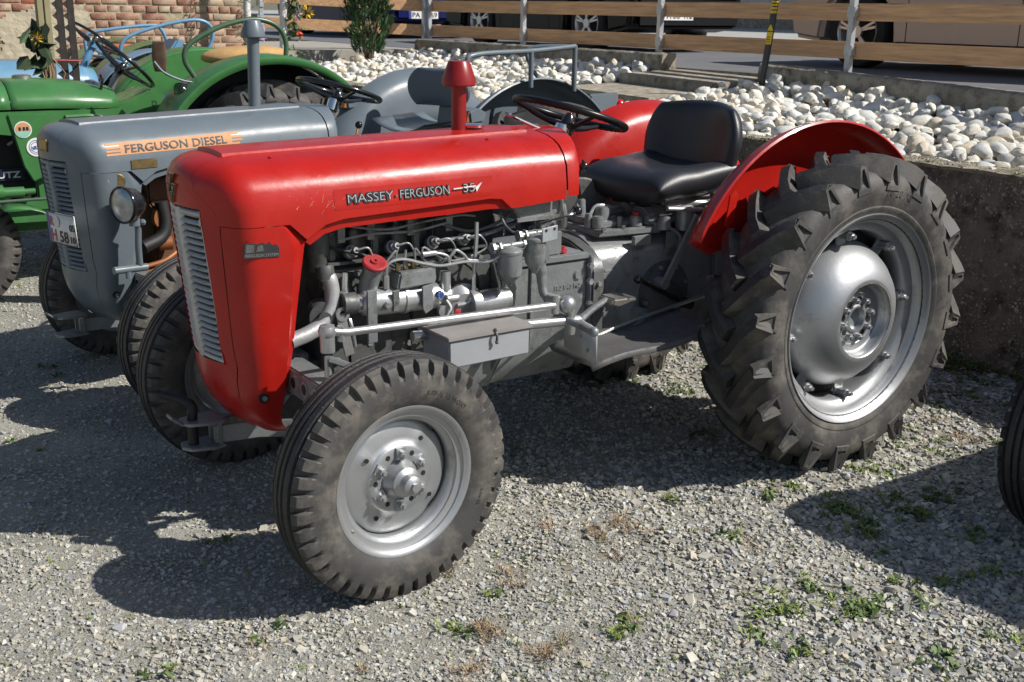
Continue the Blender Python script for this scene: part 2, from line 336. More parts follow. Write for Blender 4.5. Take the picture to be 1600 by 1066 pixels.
def rear_wheel(parent, loc, rz, Pt=SILV, rub=RUB, lettering=True, phase=0., dr=-1):
    b = MB(); rf = .381
    pr = [(rf, .122), (rf+.002, .116), (.376, .104), (.362, .100), (.357, .090), (.352, .066), (.330, .058), (.322, .048), (.320, .0), (.322, -.048), (.330, -.058), (.352, -.066), (.357, -.09), (.362, -.1), (rf, -.108), (rf, -.112), (.372, -.108), (.350, -.09), (.345, -.068), (.322, -.062), (.314, -.048), (.312, 0), (.314, .044), (.322, .056), (.345, .066), (.350, .088), (.357, .096), (.374, .119), (rf, .122)]
    b.lathe(pr, axis=(0, -1, 0), n=72, cap=False)
    w_ = b.build('rear_wheel', Pt, parent, sharp=45); w_.location = loc; w_.rotation_euler = (0, 0, rz)
    t_ = rear_tyre(phase=phase, dr=dr).build('tyre', rub, w_, sharp=42); t_.data.materials.append(TREAD)
    for p in t_.data.polygons:
        c = p.center; r_ = math.hypot(c.x, c.z)
        if r_ > .566 and (p.normal.x*c.x+p.normal.z*c.z)/r_ > .75: p.material_index = 1
    # dished disc
    pr = [(.268, -.024), (.268, .0), (.265, .010), (.256, .032), (.238, .062), (.210, .094), (.178, .116), (.152, .127), (.141, .130), (.136, .127), (.132, .112), (.129, .090), (.118, .083), (.100, .085), (.090, .084)]
    d = MB().lathe([(r, h) for r, h in pr], axis=(0, -1, 0), n=72, cap=False); d.build('wheel_disc', Pt, w_, solid=.005, sharp=60)
    MB().lathe([(.1425, .130), (.1410, .1325), (.1365, .1325), (.1350, .126)], axis=(0, -1, 0), n=72, cap=False).build('rusty_disc_lip', mat_lip, w_)
    MB().lathe([(.255, -.028), (.33, -.034), (.33, -.038), (.255, -.032)], axis=(0, -1, 0), n=60, cap=False).build('gap_shade_ring', DARK, w_)  # added dark ring painting the shade in the open gap around the disc
    hp = MB().lathe([(.096, .072), (.096, .084), (.091, .088), (.052, .088), (.048, .094), (.042, .094), (.040, .070), (.0, .066)], axis=(0, -1, 0), n=40, cap=False); hp.build('hub', Pt, w_)
    for k in range(8):
        a = k*PI/4+.25; c = (.071*math.cos(a), .071*math.sin(a))
        MB().cyl((c[0], -.086, c[1]), (c[0], -.106, c[1]), .0115, n=6).cyl((c[0], -.106, c[1]), (c[0], -.113, c[1]), .006, n=8).build('wheel_nut', Pt, w_)
    hb = MB()
    for k in range(8):
        a = k*PI/4+.25+PI/8; hb.cyl((.070*math.cos(a), -.0875, .070*math.sin(a)), (.070*math.cos(a), -.0892, .070*math.sin(a)), .012, n=12)
    hb.build('hub_holes', BLKM, w_)
    for k in range(8):
        a = k*PI/4+.12; e = Vector((math.cos(a), 0, math.sin(a))); t = Vector((-math.sin(a), 0, math.cos(a)))
        q = MB(); c = e*.300
        q.bar(e*.262+Vector((0, -.012, 0)), e*.322+Vector((0, -.012, 0)), .05, .010, side=t)
        q.bar(c+Vector((0, -.01, 0)), c+Vector((0, -.050, 0)), .03, .022, side=t); q.build('rim_bracket', Pt, w_, bevel=.003)
        q = MB().cyl(c+Vector((0, -.05, 0)), c+Vector((0, -.056, 0)), .017, n=14).cyl(c+Vector((0, -.056, 0)), c+Vector((0, -.070, 0)), .0125, n=6).cyl(c+Vector((0, -.07, 0)), c+Vector((0, -.08, 0)), .007, n=8)
        q.build('rim_bolt', SILVB if Pt is SILV else Pt, w_)
    if lettering: arc_text('10-28 AS', .034, .448, .1375, R(76), w_, rub)
    return w_
mat_lip = mat('rusty_silver', (.30, .27, .24), .5, metal=.4, var=.2, vs=20, dirt=((.035, .02, .012), .47, 26))

# ---------------------------------------------------------------- bonnet shape shared by the two grey-and-red tractors
LV = [(1.025, -.373, .272), (1.062, -.3765, .2708), (1.115, -.379, .262), (1.145, -.374, .245), (1.168, -.362, .220), (1.183, -.345, .190), (1.195, -.315, .150), (1.203, -.270, .095)]
LN = [(1.025, -.373, .272), (.95, -.367, .270), (.85, -.358, .264), (.75, -.349, .256), (.66, -.341, .246), (.60, -.330, .238), (.55, -.326, .229), (.50, -.315, .218), (.45, -.292, .203), (.41, -.262, .188), (.385, -.236, .172), (.37, -.216, .155)]
def zl(x, z): return z + .019*max(0, min(1, (x+.27)/1.07))*max(0, min(1, (z-1.03)/.15))
def side_y(z):
    zs = [l[0] for l in LV]; ws = [l[2] for l in LV]
    if z <= zs[0]: return ws[0]
    return float(np.interp(z, zs, ws))
def outline(xf, w_, rc=.085):
    """front centre -> side start; list of (x, y>0): a bowed front that turns into the side"""
    q = w_/.272; P = [(xf+1.38*y*y/.272*w_/q**1, y*q) for y in np.linspace(0, .19, 9)]
    P = [(xf+1.38*(y*y)*q, y*q) for y in np.linspace(0, .19, 9)]
    p0 = np.array((.0498, .19)); p1 = p0+np.array((.53, 1))*.045; p3 = np.array((.140, .272)); p2 = p3+np.array((-.055, 0))
    for t in np.linspace(0, 1, 12)[1:]:
        p = p0*(1-t)**3+3*p1*t*(1-t)**2+3*p2*t*t*(1-t)+p3*t**3; P.append((xf+p[0]*q, p[1]*q))
    return P
def sample(P, ysplit, n1, n2):
    d = [0.]
    for a, b in zip(P, P[1:]): d.append(d[-1]+math.hypot(b[0]-a[0], b[1]-a[1]))
    ys = [p[1] for p in P]; ds = float(np.interp(ysplit, ys, d)) if ysplit < ys[-1]-1e-4 else d[-1]*.8
    t = list(np.linspace(0, ds, n1)) + list(np.linspace(ds, d[-1], n2))[1:]
    return [(float(np.interp(q, d, [p[0] for p in P])), float(np.interp(q, d, [p[1] for p in P]))) for q in t]
def ysp(z): return float(np.interp(z, [.3, .36, .45, .6, 1.03, 1.07, 1.10, 1.125, 1.3], [.09, .11, .145, .175, .200, .185, .150, .105, .092]))
def bonnet_parts(root, P, dash=True):
    XS = [-.24, -.20, -.14, -.09, -.03, .03, .2, .4, .54, .58, .618, .7, .835]
    ZB = [1.023, 1.023, 1.022, .974, 1.012, 1.024, 1.030, 1.036, 1.041, 1.036, 1.004, 1.008, 1.018]
    n1, n2 = 9, 8
    # bonnet: behind the split line
    G = []
    for li, (z, xf, w_) in enumerate(LV):
        if li == 0: z = 1.0225
        o = sample(outline(xf, w_), ysp(z), n1, n2)[n1-1:]
        row = [(x, -y, z) for x, y in o]
        x_last = row[-1][0]
        for x, zb in zip(XS, ZB):
            if x <= x_last+.01: x = x_last+.012
            zz = zb if li == 0 else z; row.append((x, -w_, zl(x, zz)))
            x_last = x
        G.append(row)
    lip = [];
    GL = list(zip([-.09, -.075, -.03, .03, .2, .4, .54, .58, .612], [.974, .985, 1.012, 1.024, 1.030, 1.036, 1.041, 1.036, 1.006], [.966, .955, .982, .995, .999, 1.002, 1.006, 1.005, 1.002]))
    for sg in (-1, 1):
        b = MB(); g = [[(x, y*-sg, z) for x, y, z in row] for row in G]
        b.grid(g)
        top = g[-1]; b.grid([top, [(x, 0, z+.004) for x, y, z in top]])
        b.grid([[(x, sg*.272, zg+.001) for x, zg, zb in GL], [(x, sg*.258, zg-.007) for x, zg, zb in GL], [(x, sg*.257, max(zb, zg-.05)-.000) for x, zg, zb in GL], [(x, sg*.250, zb-.002) for x, zg, zb in GL]])
        if sg < 0: bb = b
        else: bb.add(b.v, b.f)
    bb.build('bonnet', P, root, sharp=32)
    # front cowl with the grille opening
    yg = .136
    b = MB()
    for sg in (-1, 1):
        rows = []; 
        lv = [(z, xf, w_) for z, xf, w_ in LN[::-1]]
        lv = [(z, xf, w_) for z, xf, w_ in lv if z < 1.02] + [(1.025, -.373, .272)] + LV[1:]
        for z, xf, w_ in lv:
            P_ = outline(xf, w_); s = sample(P_, ysp(z)-.0010, n1, 3)[:n1]
            # put one column on the grille edge
            ys = [q[1] for q in s]; yy = min(yg, ys[-1]*.74)
            cols = [0, yy*.35, yy*.7, yy] + list(np.linspace(yy, ys[-1], 5))[1:]
            rows.append([(float(np.interp(c, ys, [q[0] for q in s])), sg*c, z) for c in cols])
        for i in range(len(rows)-1):
            z0, z1 = rows[i][0][2], rows[i+1][0][2]
            for j in range(len(rows[0])-1):
                if j < 3 and z0 > .58 and z1 < 1.066: continue
                b.add([rows[i][j], rows[i][j+1], rows[i+1][j+1], rows[i+1][j]], [(0, 1, 2, 3)])
        b.add([rows[-1][0], rows[-1][-1], (-.262, sg*.09, 1.205), (-.262, 0, 1.207)], [(0, 1, 2, 3)])
        # returns of the opening
        b.add([(-.330+.024, sg*yg, .60), (-.27, sg*(yg-.004), .60), (-.32, sg*(yg-.004), 1.055), (-.376+.024, sg*yg, 1.055)], [(0, 1, 2, 3)])
    b.build('front_cowl', P, root, sharp=40)
    # side panels
    for sg in (-1, 1):
        G = []
        for (z, xf, w_), xr in zip([LN[0], (.974, -.370, .2710)]+LN[1:], [-.138, -.090, -.094, -.108, -.120, -.128, -.136, -.142, -.148, -.155, -.168, -.190, -.21]):
            s = sample(outline(xf, w_), ysp(z)+.002, n1, n2)[n1-1:]; row = [(x, sg*y, z-.004) for x, y in s]; x0 = row[-1][0]; xr = max(xr, x0+.012)
            for t in (.2, .4, .6, .75): row.append((x0+(xr-x0)*t, sg*w_, z-.004))
            row.append((x0+(xr-x0)*.86, sg*(w_-.010), z-.004)); row.append((xr, sg*(w_-.014), z-.004)); row.append((xr+.002, sg*(w_-.03), z-.004)); G.append(row)
        # chamfered top rear corner
        r1 = list(G[0]); G[1] = [(x, y, 1.022-.04 if False else z) for x, y, z in G[1]]
        b = MB().grid(G); b.build('side_panel', P, root, sharp=35)
        MB().cyl((-.222, sg*.20, .505), (-.222, sg*.2215, .505), .016, n=18).build('panel_hole', BLKM, root)
        MB().cyl((-.222, sg*.21, .505), (-.222, sg*.226, .505), .008, n=12).build('panel_bolt', SILVB, root)
    # raised centre strip
    b = MB(); rows = []
    for x in np.linspace(-.262, .795, 12):
        z = zl(x, 1.203); rows.append([(x, -.098, z-.004), (x, -.094, z+.006), (x, -.05, z+.010), (x, 0, z+.012), (x, .05, z+.010), (x, .094, z+.006), (x, .098, z-.004)])
    rows.insert(0, [(p[0]-.006, p[1], p[2]-.012) for p in rows[0]]); rows.append([(p[0]+.006, p[1], p[2]-.014) for p in rows[-1]])
    b.grid(rows); b.build('bonnet_strip', P, root, sharp=30)
    # dash cowl
    if dash:
        G = []
        for z, xf, w_ in [(1.025, 0, .272)] + LV[1:]:
            z2 = zl(.85, z); ins = .272-w_; row = []
            xr = .90 + (.272-w_)*.25
            row = [(.842, -w_, z2), (.87, -w_, z2), (xr-.02, -w_+.002, z2)]
            for t in np.linspace(0, 1, 7)[1:]:
                a = t*PI/2; row.append((xr-.02+.02*math.sin(a)+.03*t, -(w_-.0)*math.cos(a)**.5 if t < 1 else 0, z2-.0))
            G.append(row)
        b = MB(); full = [row + [(x, -y, z) for x, y, z in row[::-1][1:]] for row in G]
        b.grid(full); b.add([full[-1][i] for i in range(len(full[-1]))], [tuple(range(len(full[-1])))])
        b.build('dash_cowl', P, root, sharp=40)
def grille(root, m, n=21):
    g = MB()
    def gx(z): return float(np.interp(z, [.60, 1.055], [-.330, -.376]))
    def pt(y, z, o=0.): return (gx(z)+.010+1.38*y*y-o*.7, y, z)
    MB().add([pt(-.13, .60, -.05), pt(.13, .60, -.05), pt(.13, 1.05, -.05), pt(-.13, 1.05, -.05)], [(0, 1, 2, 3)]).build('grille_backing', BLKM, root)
    zs = np.linspace(.598, 1.055, 12)
    for s in (-1, 1):
        g.grid([[pt(s*.136, z, -.002), pt(s*.124, z, .005), pt(s*.117, z, -.012)] for z in zs])
    for z0, z1 in ((.596, .616), (1.036, 1.056)):
        g.grid([[pt(y, z0), pt(y, (z0+z1)/2, .006), pt(y, z1)] for y in np.linspace(-.135, .135, 9)])
    fr = g.build('grille_frame', m, root, solid=.004)
    c = MB(); c.grid([[pt(-.021, z, -.012), pt(-.017, z, .010), pt(-.008, z, .014), pt(0, z, .010), pt(.008, z, .014), pt(.017, z, .010), pt(.021, z, -.012)] for z in zs]); c.build('grille_centre_bar', m, root, sharp=60)
    for s in (-1, 1):
        for k in range(n):
            z = .622 + k*(1.034-.622)/n; h = .0125
            b = MB(); yy = [.018, .03, .06, .09, .108, .119]; ks = [1, 1, 1, 1, .9, .55]
            b.grid([[pt(s*y, z+h*q*1.05, -.010), pt(s*y, z+h*q*.75, .001), pt(s*y, z+h*.30, .010*q), pt(s*y, z-.001, .005*q)] for y, q in zip(yy, ks)])
            b.build('grille_slat', m, root, solid=.002, sharp=70)
    MB().cyl(pt(-.122, 1.022, .004), pt(-.122, 1.022, .009), .010, n=14).build('grille_catch', m, root)
# ---------------------------------------------------------------- tractor pieces
def fender(root, m, sg, c=(1.83, .575), rr=.672, a0=-8, a1=154, y_in=.375, y_out=.502, cut=True):
    prof = [(.36, y_in), (.46, y_in), (.54, y_in+.004), (.60, y_in+.016), (.635, y_in+.038), (.658, y_in+.07), (.668, y_in+.10), (rr, y_out-.008), (rr+.003, y_out), (rr-.003, y_out+.004), (rr-.008, y_out)]
    G = []
    for a in np.linspace(R(a0), R(a1), 44):
        row = []
        t = (math.degrees(a)-a0)/(a1-a0); rin = .36
        if t > .93: rin = .36+(t-.93)/.07*.12
        for r, y in prof:
            r2 = max(r, rin); row.append((c[0]+r2*math.cos(a), sg*y, c[1]+r2*math.sin(a)))
        G.append(row)
    o = MB().grid(G).build('fender', m, root, solid=.0025, sharp=60); return o
def pillow(cf, T, nu=18, nv=18, ex=5):
    """closed cushion: cf(u, v) -> (centre point, unit normal); u, v in -1..1"""
    b = MB(); us = [math.sin(t) for t in np.linspace(-PI/2, PI/2, nu)]; vs_ = [math.sin(t) for t in np.linspace(-PI/2, PI/2, nv)]
    for s in (1, -1):
        G = []
        for u in us:
            row = []
            for v in vs_:
                p, n = cf(u, v); th = T*max(0, 1-abs(u)**ex)**.5*max(0, 1-abs(v)**ex)**.5
                row.append(Vector(p)+Vector(n)*th*s*.5)
            G.append(row)
        b.grid(G)
    return b
def seat_vinyl(root, m):
    def cush(u, v):       # u along x (front -1), v across
        y = v*(.250-.015*(1-u)/2); x = 1.462 + u*.205 + (.02*abs(v)**2 if u < 0 else 0)
        # square the disc a little
        z = .992 + .012*(1-u)*.5 + .055*max(0, abs(v)-.45)**1.3*(.35+.65*(u+1)/2)*2 - .035*max(0, -u-.45) + .02*max(0, u)
        return (x, y, z), (0.0, -.22*v, 1.)
    pillow(cush, .125, 22, 24, 6).build('seat_cushion', m, root, sharp=80, weld=True)
    def back(u, v):       # u across, v up
        wd = .252 - .055*max(0, v)**2.2 - .02*max(0, -v); y = u*wd
        x = 1.675 + .055*(v+1)/2 - .075*u*u; z = 1.136 + v*.150 - .018*u*u*max(0, v)
        return (x, y, z), (-1, -.25*u, .25)
    pillow(back, .075, 24, 20, 7).build('seat_backrest', m, root, sharp=80)
    b = MB().grid([[(1.33+.3*i/8, -.19+.38*j/8, .955-.03*(1-((j-4)/4)**2)) for j in range(9)] for i in range(9)]); b.build('seat_pan', CAST, root, solid=.004)
    b = MB().bar((1.40, -.10, .93), (1.78, -.10, .88), .03, .012).bar((1.40, .10, .93), (1.78, .10, .88), .03, .012)
    b.tube([(1.35, -.2, .93), (1.55, -.22, .915), (1.70, -.20, .935)], .009, 8); b.build('seat_bracket', SILVB, root)
def steering_wheel(root, c, r, tilt, rim_m, hub_m=BLACK, nsp=3, rr=.0125, col_to=(.72, 0, .92), cap=True, ph=.4):
    n = Vector((math.sin(tilt), 0, math.cos(tilt))); u = Vector((math.cos(tilt), 0, -math.sin(tilt))); v = Vector((0, 1, 0)); c = Vector(c)
    b = MB().tube([c+u*r*math.cos(a)+v*r*math.sin(a) for a in np.linspace(0, 2*PI, 49)[:-1]], rr, 10, smooth=False, closed=True)
    w_ = b.build('steering_wheel', rim_m, root)
    g = MB()
    for k in range(48):     # finger grips underneath
        a = 2*PI*k/48; g.sphere(c+u*r*math.cos(a)+v*r*math.sin(a)-n*.0035, rr*.86, 8)
    g.build('rim_grips', rim_m, w_)
    for k in range(nsp):
        a = ph+2*PI*k/nsp; e = u*math.cos(a)+v*math.sin(a)
        MB().tube([c-n*.045+e*.02, c-n*.035+e*r*.45, c-n*.004+e*r*.97], [.012, .010, .008], 8).build('spoke', rim_m if nsp == 3 else STEEL, w_)
    MB().lathe([(0, 0), (.012, .0), (.020, -.012), (.026, -.03), (.03, -.055), (.024, -.075), (0, -.08)], o=c-n*.0, axis=n, n=20, cap=False).build('hub', hub_m, w_)
    if cap: MB().sphere(c+n*.008, .014, 12).build('hub_nut', CHROME, w_)
    MB().cyl(c-n*.07, Vector(col_to), .020, n=14).build('steering_column', CAST if rim_m is not GREEND else GREEN, root)
def casting(name, prof_yz, x0, x1, m, root, bevel=.008, x_n=2, nzz=0):
    b = MB(); b.prism(prof_yz, x0, x1, 'yz'); return b.build(name, m, root, bevel=bevel)
def bolts(name, pts, d, r, h, m, root, one=True):
    b = MB(); d = Vector(d)
    for p in pts: b.cyl(Vector(p), Vector(p)+d*h, r, n=6)
    return b.build(name, m, root)
def common(root, P, full, near_y=-.596, track_far=.596, steer=.07, silver=SILV, frub=RUB, fR=.357):
    bonnet_parts(root, P)
    front_wheel(root, (0, near_y, .346), steer, silver, frub, lettering=full, Rt=fR)
    front_wheel(root, (0, track_far, .346), PI+steer, silver, frub, lettering=False, Rt=fR)
    rear_wheel(root, (1.83, -.609, .566), 0, silver, frub, lettering=full, phase=.10)
    rear_wheel(root, (1.83, .609, .566), PI, silver, frub, lettering=False, phase=.3, dr=1)
    fender(root, P, -1); fender(root, P, 1)
    # axle housings
    b = MB()
    for s in (-1, 1):
        b.lathe([(.10, .10), (.19, .14), (.195, .165), (.14, .18), (.11, .26), (.085, .38), (.085, .42), (.13, .43), (.13, .45), (.09, .46), (.045, .53), (.045, .60)], o=(1.83, 0, .578), axis=(0, s, 0), n=32)
    b.build('rear_axle', CAST, root, sharp=40)
    for s in (-1, 1):
        bolts('axle_bolts', [(1.83+.165*math.cos(k*PI/6), s*.165, .578+.165*math.sin(k*PI/6)) for k in range(12)], (0, s, 0), .011, .018, CAST, root)
    # front axle
    b = MB()
    for s in (-1, 1):
        b.bar((-.10, s*.10, .545), (-.10, s*.44, .545), .075, .085, side=(1, 0, 0)); b.bar((-.06, s*.36, .53), (-.01, s*.50, .47), .06, .07, side=(1, 0, 0))
        b.cyl((-.0, s*.50, .50), (0, s*.50, .30), .026, n=14); b.cyl((0, s*.49, .357), (0, s*.60, .357), .03, n=14)
    b.box(-.135, -.03, -.12, .12, .46, .59); b.build('front_axle', CAST, root, bevel=.005)
    hb = MB(); hr = MB()
    for s in (-1, 1):
        for y in (.17, .245, .32, .395):
            hb.cyl((-.138, s*y, .545), (-.1405, s*y, .545), .017, n=14); hr.lathe([(.017, .0), (.024, .0), (.024, .003), (.017, .003)], o=(-.1375, s*y, .545), axis=(-1, 0, 0), n=18, cap=False)
    hb.build('axle_holes', BLKM, root); hr.build('axle_hole_rims', SILVB, root)
    # drawbar front bumper
    fb = MB()
    for s in (-1, 1): fb.prism([(-.31, s*.030), (-.18, s*.052), (-.06, s*.115), (-.06, s*.103), (-.18, s*.040), (-.31, s*.018)], .318, .374, 'xy')
    fb.build('front_bumper', CAST, root, bevel=.002)
    cl = MB()
    for z, e in ((.385, .0), (.305, .0)):
        cl.prism([(-.28, .055), (-.34, .058), (-.395, .045), (-.405, .0), (-.385, -.03), (-.32, -.05), (-.28, -.04)], z, z+.010, 'xy')
    cl.bar((-.295, .05, .35), (-.295, -.04, .35), .012, .085, side=(1, 0, 0)); cl.obox((-.418, .012, .402), (.045, .05, .008), (0, .7, 0)); cl.build('hitch_clevis', CAST, root, bevel=.002)
    MB().tube([(-.365, .010, .300), (-.365, .010, .40), (-.362, .012, .435), (-.38, .04, .452), (-.42, .10, .460)], [.016, .016, .015, .013, .012], 10, k=4).build('hitch_pin', BLKM, root)
    # air intake
    b = MB().cyl((.588, 0, 1.19), (.588, 0, 1.395), .0245, n=24)
    b.lathe([(.026, 1.374), (.052, 1.370), (.056, 1.374), (.055, 1.392), (.037, 1.443), (.033, 1.449), (0, 1.450)], o=(.588, 0, 0), axis=(0, 0, 1), n=32, cap=False)
    if full: b.build('air_intake', REDP_IN, root, sharp=30)
    # engine and gearbox castings
    casting('engine_block', [(-.155, .50), (.155, .50), (.155, .84), (.12, .86), (.12, .97), (-.115, .97), (-.12, .86), (-.155, .84)], .0, .62, CASTD, root)
    casting('sump', [(-.12, .36), (.12, .36), (.16, .42), (.16, .50), (-.16, .50), (-.16, .42)], .03, .64, CAST, root)
    casting('bell_housing', [(-.13, .37), (.13, .37), (.205, .48), (.205, .79), (.17, .81), (-.17, .81), (-.205, .79), (-.205, .48)], .62, .99, CAST, root)
    def arch(w_, h, z0=.40): return [(-w_*.6, z0-.02), (w_*.6, z0-.02), (w_, z0+.06)] + [(w_*math.cos(t), h-.10+.10*math.sin(t)) if t else (w_, h-.10) for t in np.linspace(0, PI, 9)] + [(-w_, z0+.06)]
    casting('housing_flange', arch(.232, .84), .99, 1.045, CASTD, root, bevel=.006)
    casting('gearbox', arch(.175, .845, .42), 1.045, 1.62, CAST, root, bevel=.01)
    casting('rear_housing', arch(.19, .87, .38), 1.62, 2.10, CAST, root, bevel=.01)
    casting('lift_cover', [(-.15, .86), (.15, .86), (.15, .90), (.12, .925), (-.12, .925), (-.15, .90)], 1.30, 2.05, CAST, root, bevel=.008)
    # footplates
    for s in (-1, 1):
        G = []
        for i, x in enumerate(np.linspace(.80, 1.36, 9)):
            z = .50 + .055*i/8 + .010*math.sin(i*.9)
            G.append([(x, s*.245, z+.012), (x, s*.26, z), (x, s*.38, z-.002), (x, s*.475, z-.001), (x, s*.485, z-.016)])
        MB().grid(G).build('footplate', FOOTM, root, solid=.005)
REDP_IN = mat('dull_red_stack_paint', (.235, .012, .013), .33, var=.15, vs=9, spec=.4)
FOOTM = mat('muddy_shaded_plate', (.10, .102, .105), .6, metal=.2, var=.15, vs=12, dirt=((.10, .07, .045), .5, 30), bump=.001, bs=50)  # base colour darkened for the shade over the footplate; mud on top

def red_tractor():
    root = empty('tractor', (0, 0, 0)); tag(root, 'red tractor in the foreground with black vinyl seat, open engine side and red intake stack', 'tractor')
    common(root, RED, True)
    grille(root, GRILL)
    # emblem: three small triangles on the cowl
    def ep(y, z, o=.0): return (-.3815-.0+.55*y*y-o, y, z)
    E = MB(); F_ = MB(); T = []
    def tri(cy, cz, s_, b, o):
        p = [(cy-s_, cz+s_*.9), (cy+s_, cz+s_*.9), (cy, cz-s_*.9)]
        b.add([ep(*q, o) for q in p] + [ep(*q, -.004) for q in p], [(0, 1, 2), (0, 1, 4, 3), (1, 2, 5, 4), (2, 0, 3, 5)])
    for cy, cz in ((0, 1.135), (-.017, 1.107), (.017, 1.107), (0, 1.082)):
        tri(cy, cz, .0185, E, .0015); tri(cy, cz, .0150, F_, .0030)
    E.build('emblem_edge', BRASS, root, smooth=False); F_.build('emblem', INK, root, smooth=False)
    for s_, y0, z0 in (('M', -.0115, 1.1065), ('F', .0225, 1.1065), ('MF', -.000+.0085, 1.134)):
        text_on(s_, .016 if len(s_) == 1 else .010, lambda u, v, w_, y0=y0, z0=z0: ep(y0-u, z0+v-.002, .0035+w_), SILVB, 'emblem_letters', root, .0003)
    # side lettering
    def side(x0, z0, k=0.):
        return lambda u, v, w_: (x0+u, -side_y(z0+v+.0)-.0022-w_, zl(x0+u, z0+v+k*u))
    pl = MB().grid([[(x, -side_y(z)-.0009, zl(x, z)) for z in np.linspace(1.050, 1.106, 10)] for x in np.linspace(-.0, .545, 12)]); pl.build('name_strip', RED, root)
    text_on('MASSEY', .036, side(.040, 1.066), INK, 'name_letters', root, .0022, fit=.150, bold=.0022)
    text_on('FERGUSON', .036, side(.212, 1.066), INK, 'name_letters', root, .0022, fit=.172, bold=.0022)
    sh = lambda x0: (lambda u, v, w_: (x0+u, -side_y(1.066+v)-.0055-w_, zl(x0+u, 1.067+v)))
    text_on('MASSEY', .034, sh(.041), CHROME, 'name_letter_faces', root, .0003, fit=.148, bold=-.0006)
    text_on('FERGUSON', .034, sh(.213), CHROME, 'name_letter_faces', root, .0003, fit=.170, bold=-.0006)
    MB().cyl((.200, -.270, 1.078), (.200, -.2755, 1.078), .004, n=8).build('name_dot', CHROME, root)
    text_on('35', .036, side(.434, 1.066), INK, 'model_number', root, .0022, fit=.042, bold=.0012)
    b = MB(); yv = -.2765
    b.prism([(.398, 1.0775), (.430, 1.0785), (.430, 1.0815), (.398, 1.0805)], yv, yv+.003).prism([(.434, 1.0795), (.478, 1.0805), (.478, 1.0835), (.434, 1.0825)], yv-.001, yv+.003).prism([(.476, 1.0775), (.500, 1.091), (.482, 1.066)], yv, yv+.003)
    for i in range(len(b.v)): b.v[i] = (b.v[i][0], b.v[i][1], zl(b.v[i][0], b.v[i][2]))
    b.build('arrow_bar', WHITE, root, smooth=False)
    text_on('35', .034, sh(.435), CHROME, 'model_number_face', root, .0003, fit=.040, bold=-.0006)
    # side panel plaque
    pq = [(-.281, .940), (-.176, .935), (-.176, .960), (-.184, .972), (-.196, .969), (-.204, .980), (-.215, .973), (-.226, .981), (-.238, .975), (-.248, .979), (-.276, .983)]
    yq = -.2700
    MB().prism(pq, yq+.004, yq-.0025).build('plaque', INK, root, smooth=False)
    MB().prism([(-.276, .955), (-.252, .955), (-.250, .976), (-.273, .978)], yq-.002, yq-.0034).prism([(-.245, .956), (-.222, .956), (-.226, .974), (-.240, .971)], yq-.002, yq-.0036).build('plaque_relief', CASTD, root)
    text_on('FERGUSON SYSTEM', .0125, lambda u, v, w_: (-.278+u, yq-.003-w_, .9425+v-.05*u), CAST, 'plaque_letters', root, .0004, fit=.098)
    # bonnet catch, screws and paint chips
    b = MB().lathe([(0, .012), (.02, .012), (.026, .006), (.026, 0)], o=(.05, .125, 1.196), axis=(0, .1, 1), n=20, cap=False); b.build('radiator_cap', STEEL, root)
    b = MB()
    for i in range(14):
        a = i/13*2*PI; 
    b.lathe([(.012, .0), (.040, .002), (.042, .010), (.02, .014), (0, .014)], o=(.64, .0, zl(.64, 1.217)), axis=(0, 0, 1), n=24, cap=False); b.build('bonnet_catch', CHROME, root)
    for x in (-.141, .601): MB().sphere((x, -.152, zl(x, 1.1955)), .007, 10, (1, 1, .6)).build('bonnet_screw', RED, root)
    rnd = random.Random(3); b = MB()
    for _ in range(26):
        x = rnd.gauss(-.06, .05); z = rnd.gauss(1.075, .018); s_ = rnd.uniform(.0008, .0022)
        L_ = rnd.choice([1, 1, 1, 6, 12]); a = rnd.uniform(.5, 1.3)
        p = Vector((x, -side_y(z)-.0008, zl(x, z))); q = Vector((x+L_*s_*math.cos(a), 0, z+L_*s_*math.sin(a))); q = Vector((q.x, -side_y(q.z)-.0008, zl(q.x, q.z)))
        b.bar(p, q, .0004, s_*(1 if L_ == 1 else .35), side=(0, 1, 0))
    b.build('paint_chips', mat('chipped_pink_paint', (.62, .30, .27), .5), root)
    # --- dash, wheel, levers
    steering_wheel(root, (1.050, 0, 1.262), .200, R(17), mat('black_wheel_rim', (.009, .008, .009), .3, spec=.3), col_to=(.97, 0, 1.12), ph=.3)
    MB().cyl((1.003, -.0, 1.175), (1.021, 0, 1.225), .028, .030, n=24).build('column_collar', CHROME, root)
    MB().tube([(.79, .0, 1.268), (.90, -.01, 1.222), (1.0, -.02, 1.188)], .0055, 8).sphere((.788, 0, 1.269), .009, 8).build('throttle_lever', CHROME, root)
    MB().tube([(.905, -.21, 1.03), (.925, -.24, 1.12), (.915, -.25, 1.135)], .004, 6).sphere((.925, -.245, 1.115), .016, 12).build('starter_knob', BLACK, root)
    MB().tube([(1.16, .06, .90), (1.13, .05, 1.0), (1.10, .05, 1.03)], .008, 8).sphere((1.10, .05, 1.033), .016, 12).build('gear_lever', BLACK, root)
    # quadrant disc behind the gearbox top, brake drums and housing cover
    MB().lathe([(0, .0), (.13, .0), (.135, .006), (.135, .014), (.128, .02), (0, .02)], o=(1.21, .14, .875), axis=(-.25, -1, .1), n=40, cap=False).build('clutch_guard', CASTD, root)  # darker paint puts the shade on this disc into its colour
    MB().lathe([(.012, 0), (.012, .12), (.03, .125), (.045, .2), (.05, .3)], o=(1.16, -.05, .90), axis=(1, .1, .05), n=18).build('lift_shaft', CASTD, root)
    # gearbox top cover
    b = MB().prism([(1.09, -.13), (1.36, -.165), (1.36, .14), (1.09, .12)], .835, .862, 'xy'); b.box(1.12, 1.30, -.11, .10, .862, .885)
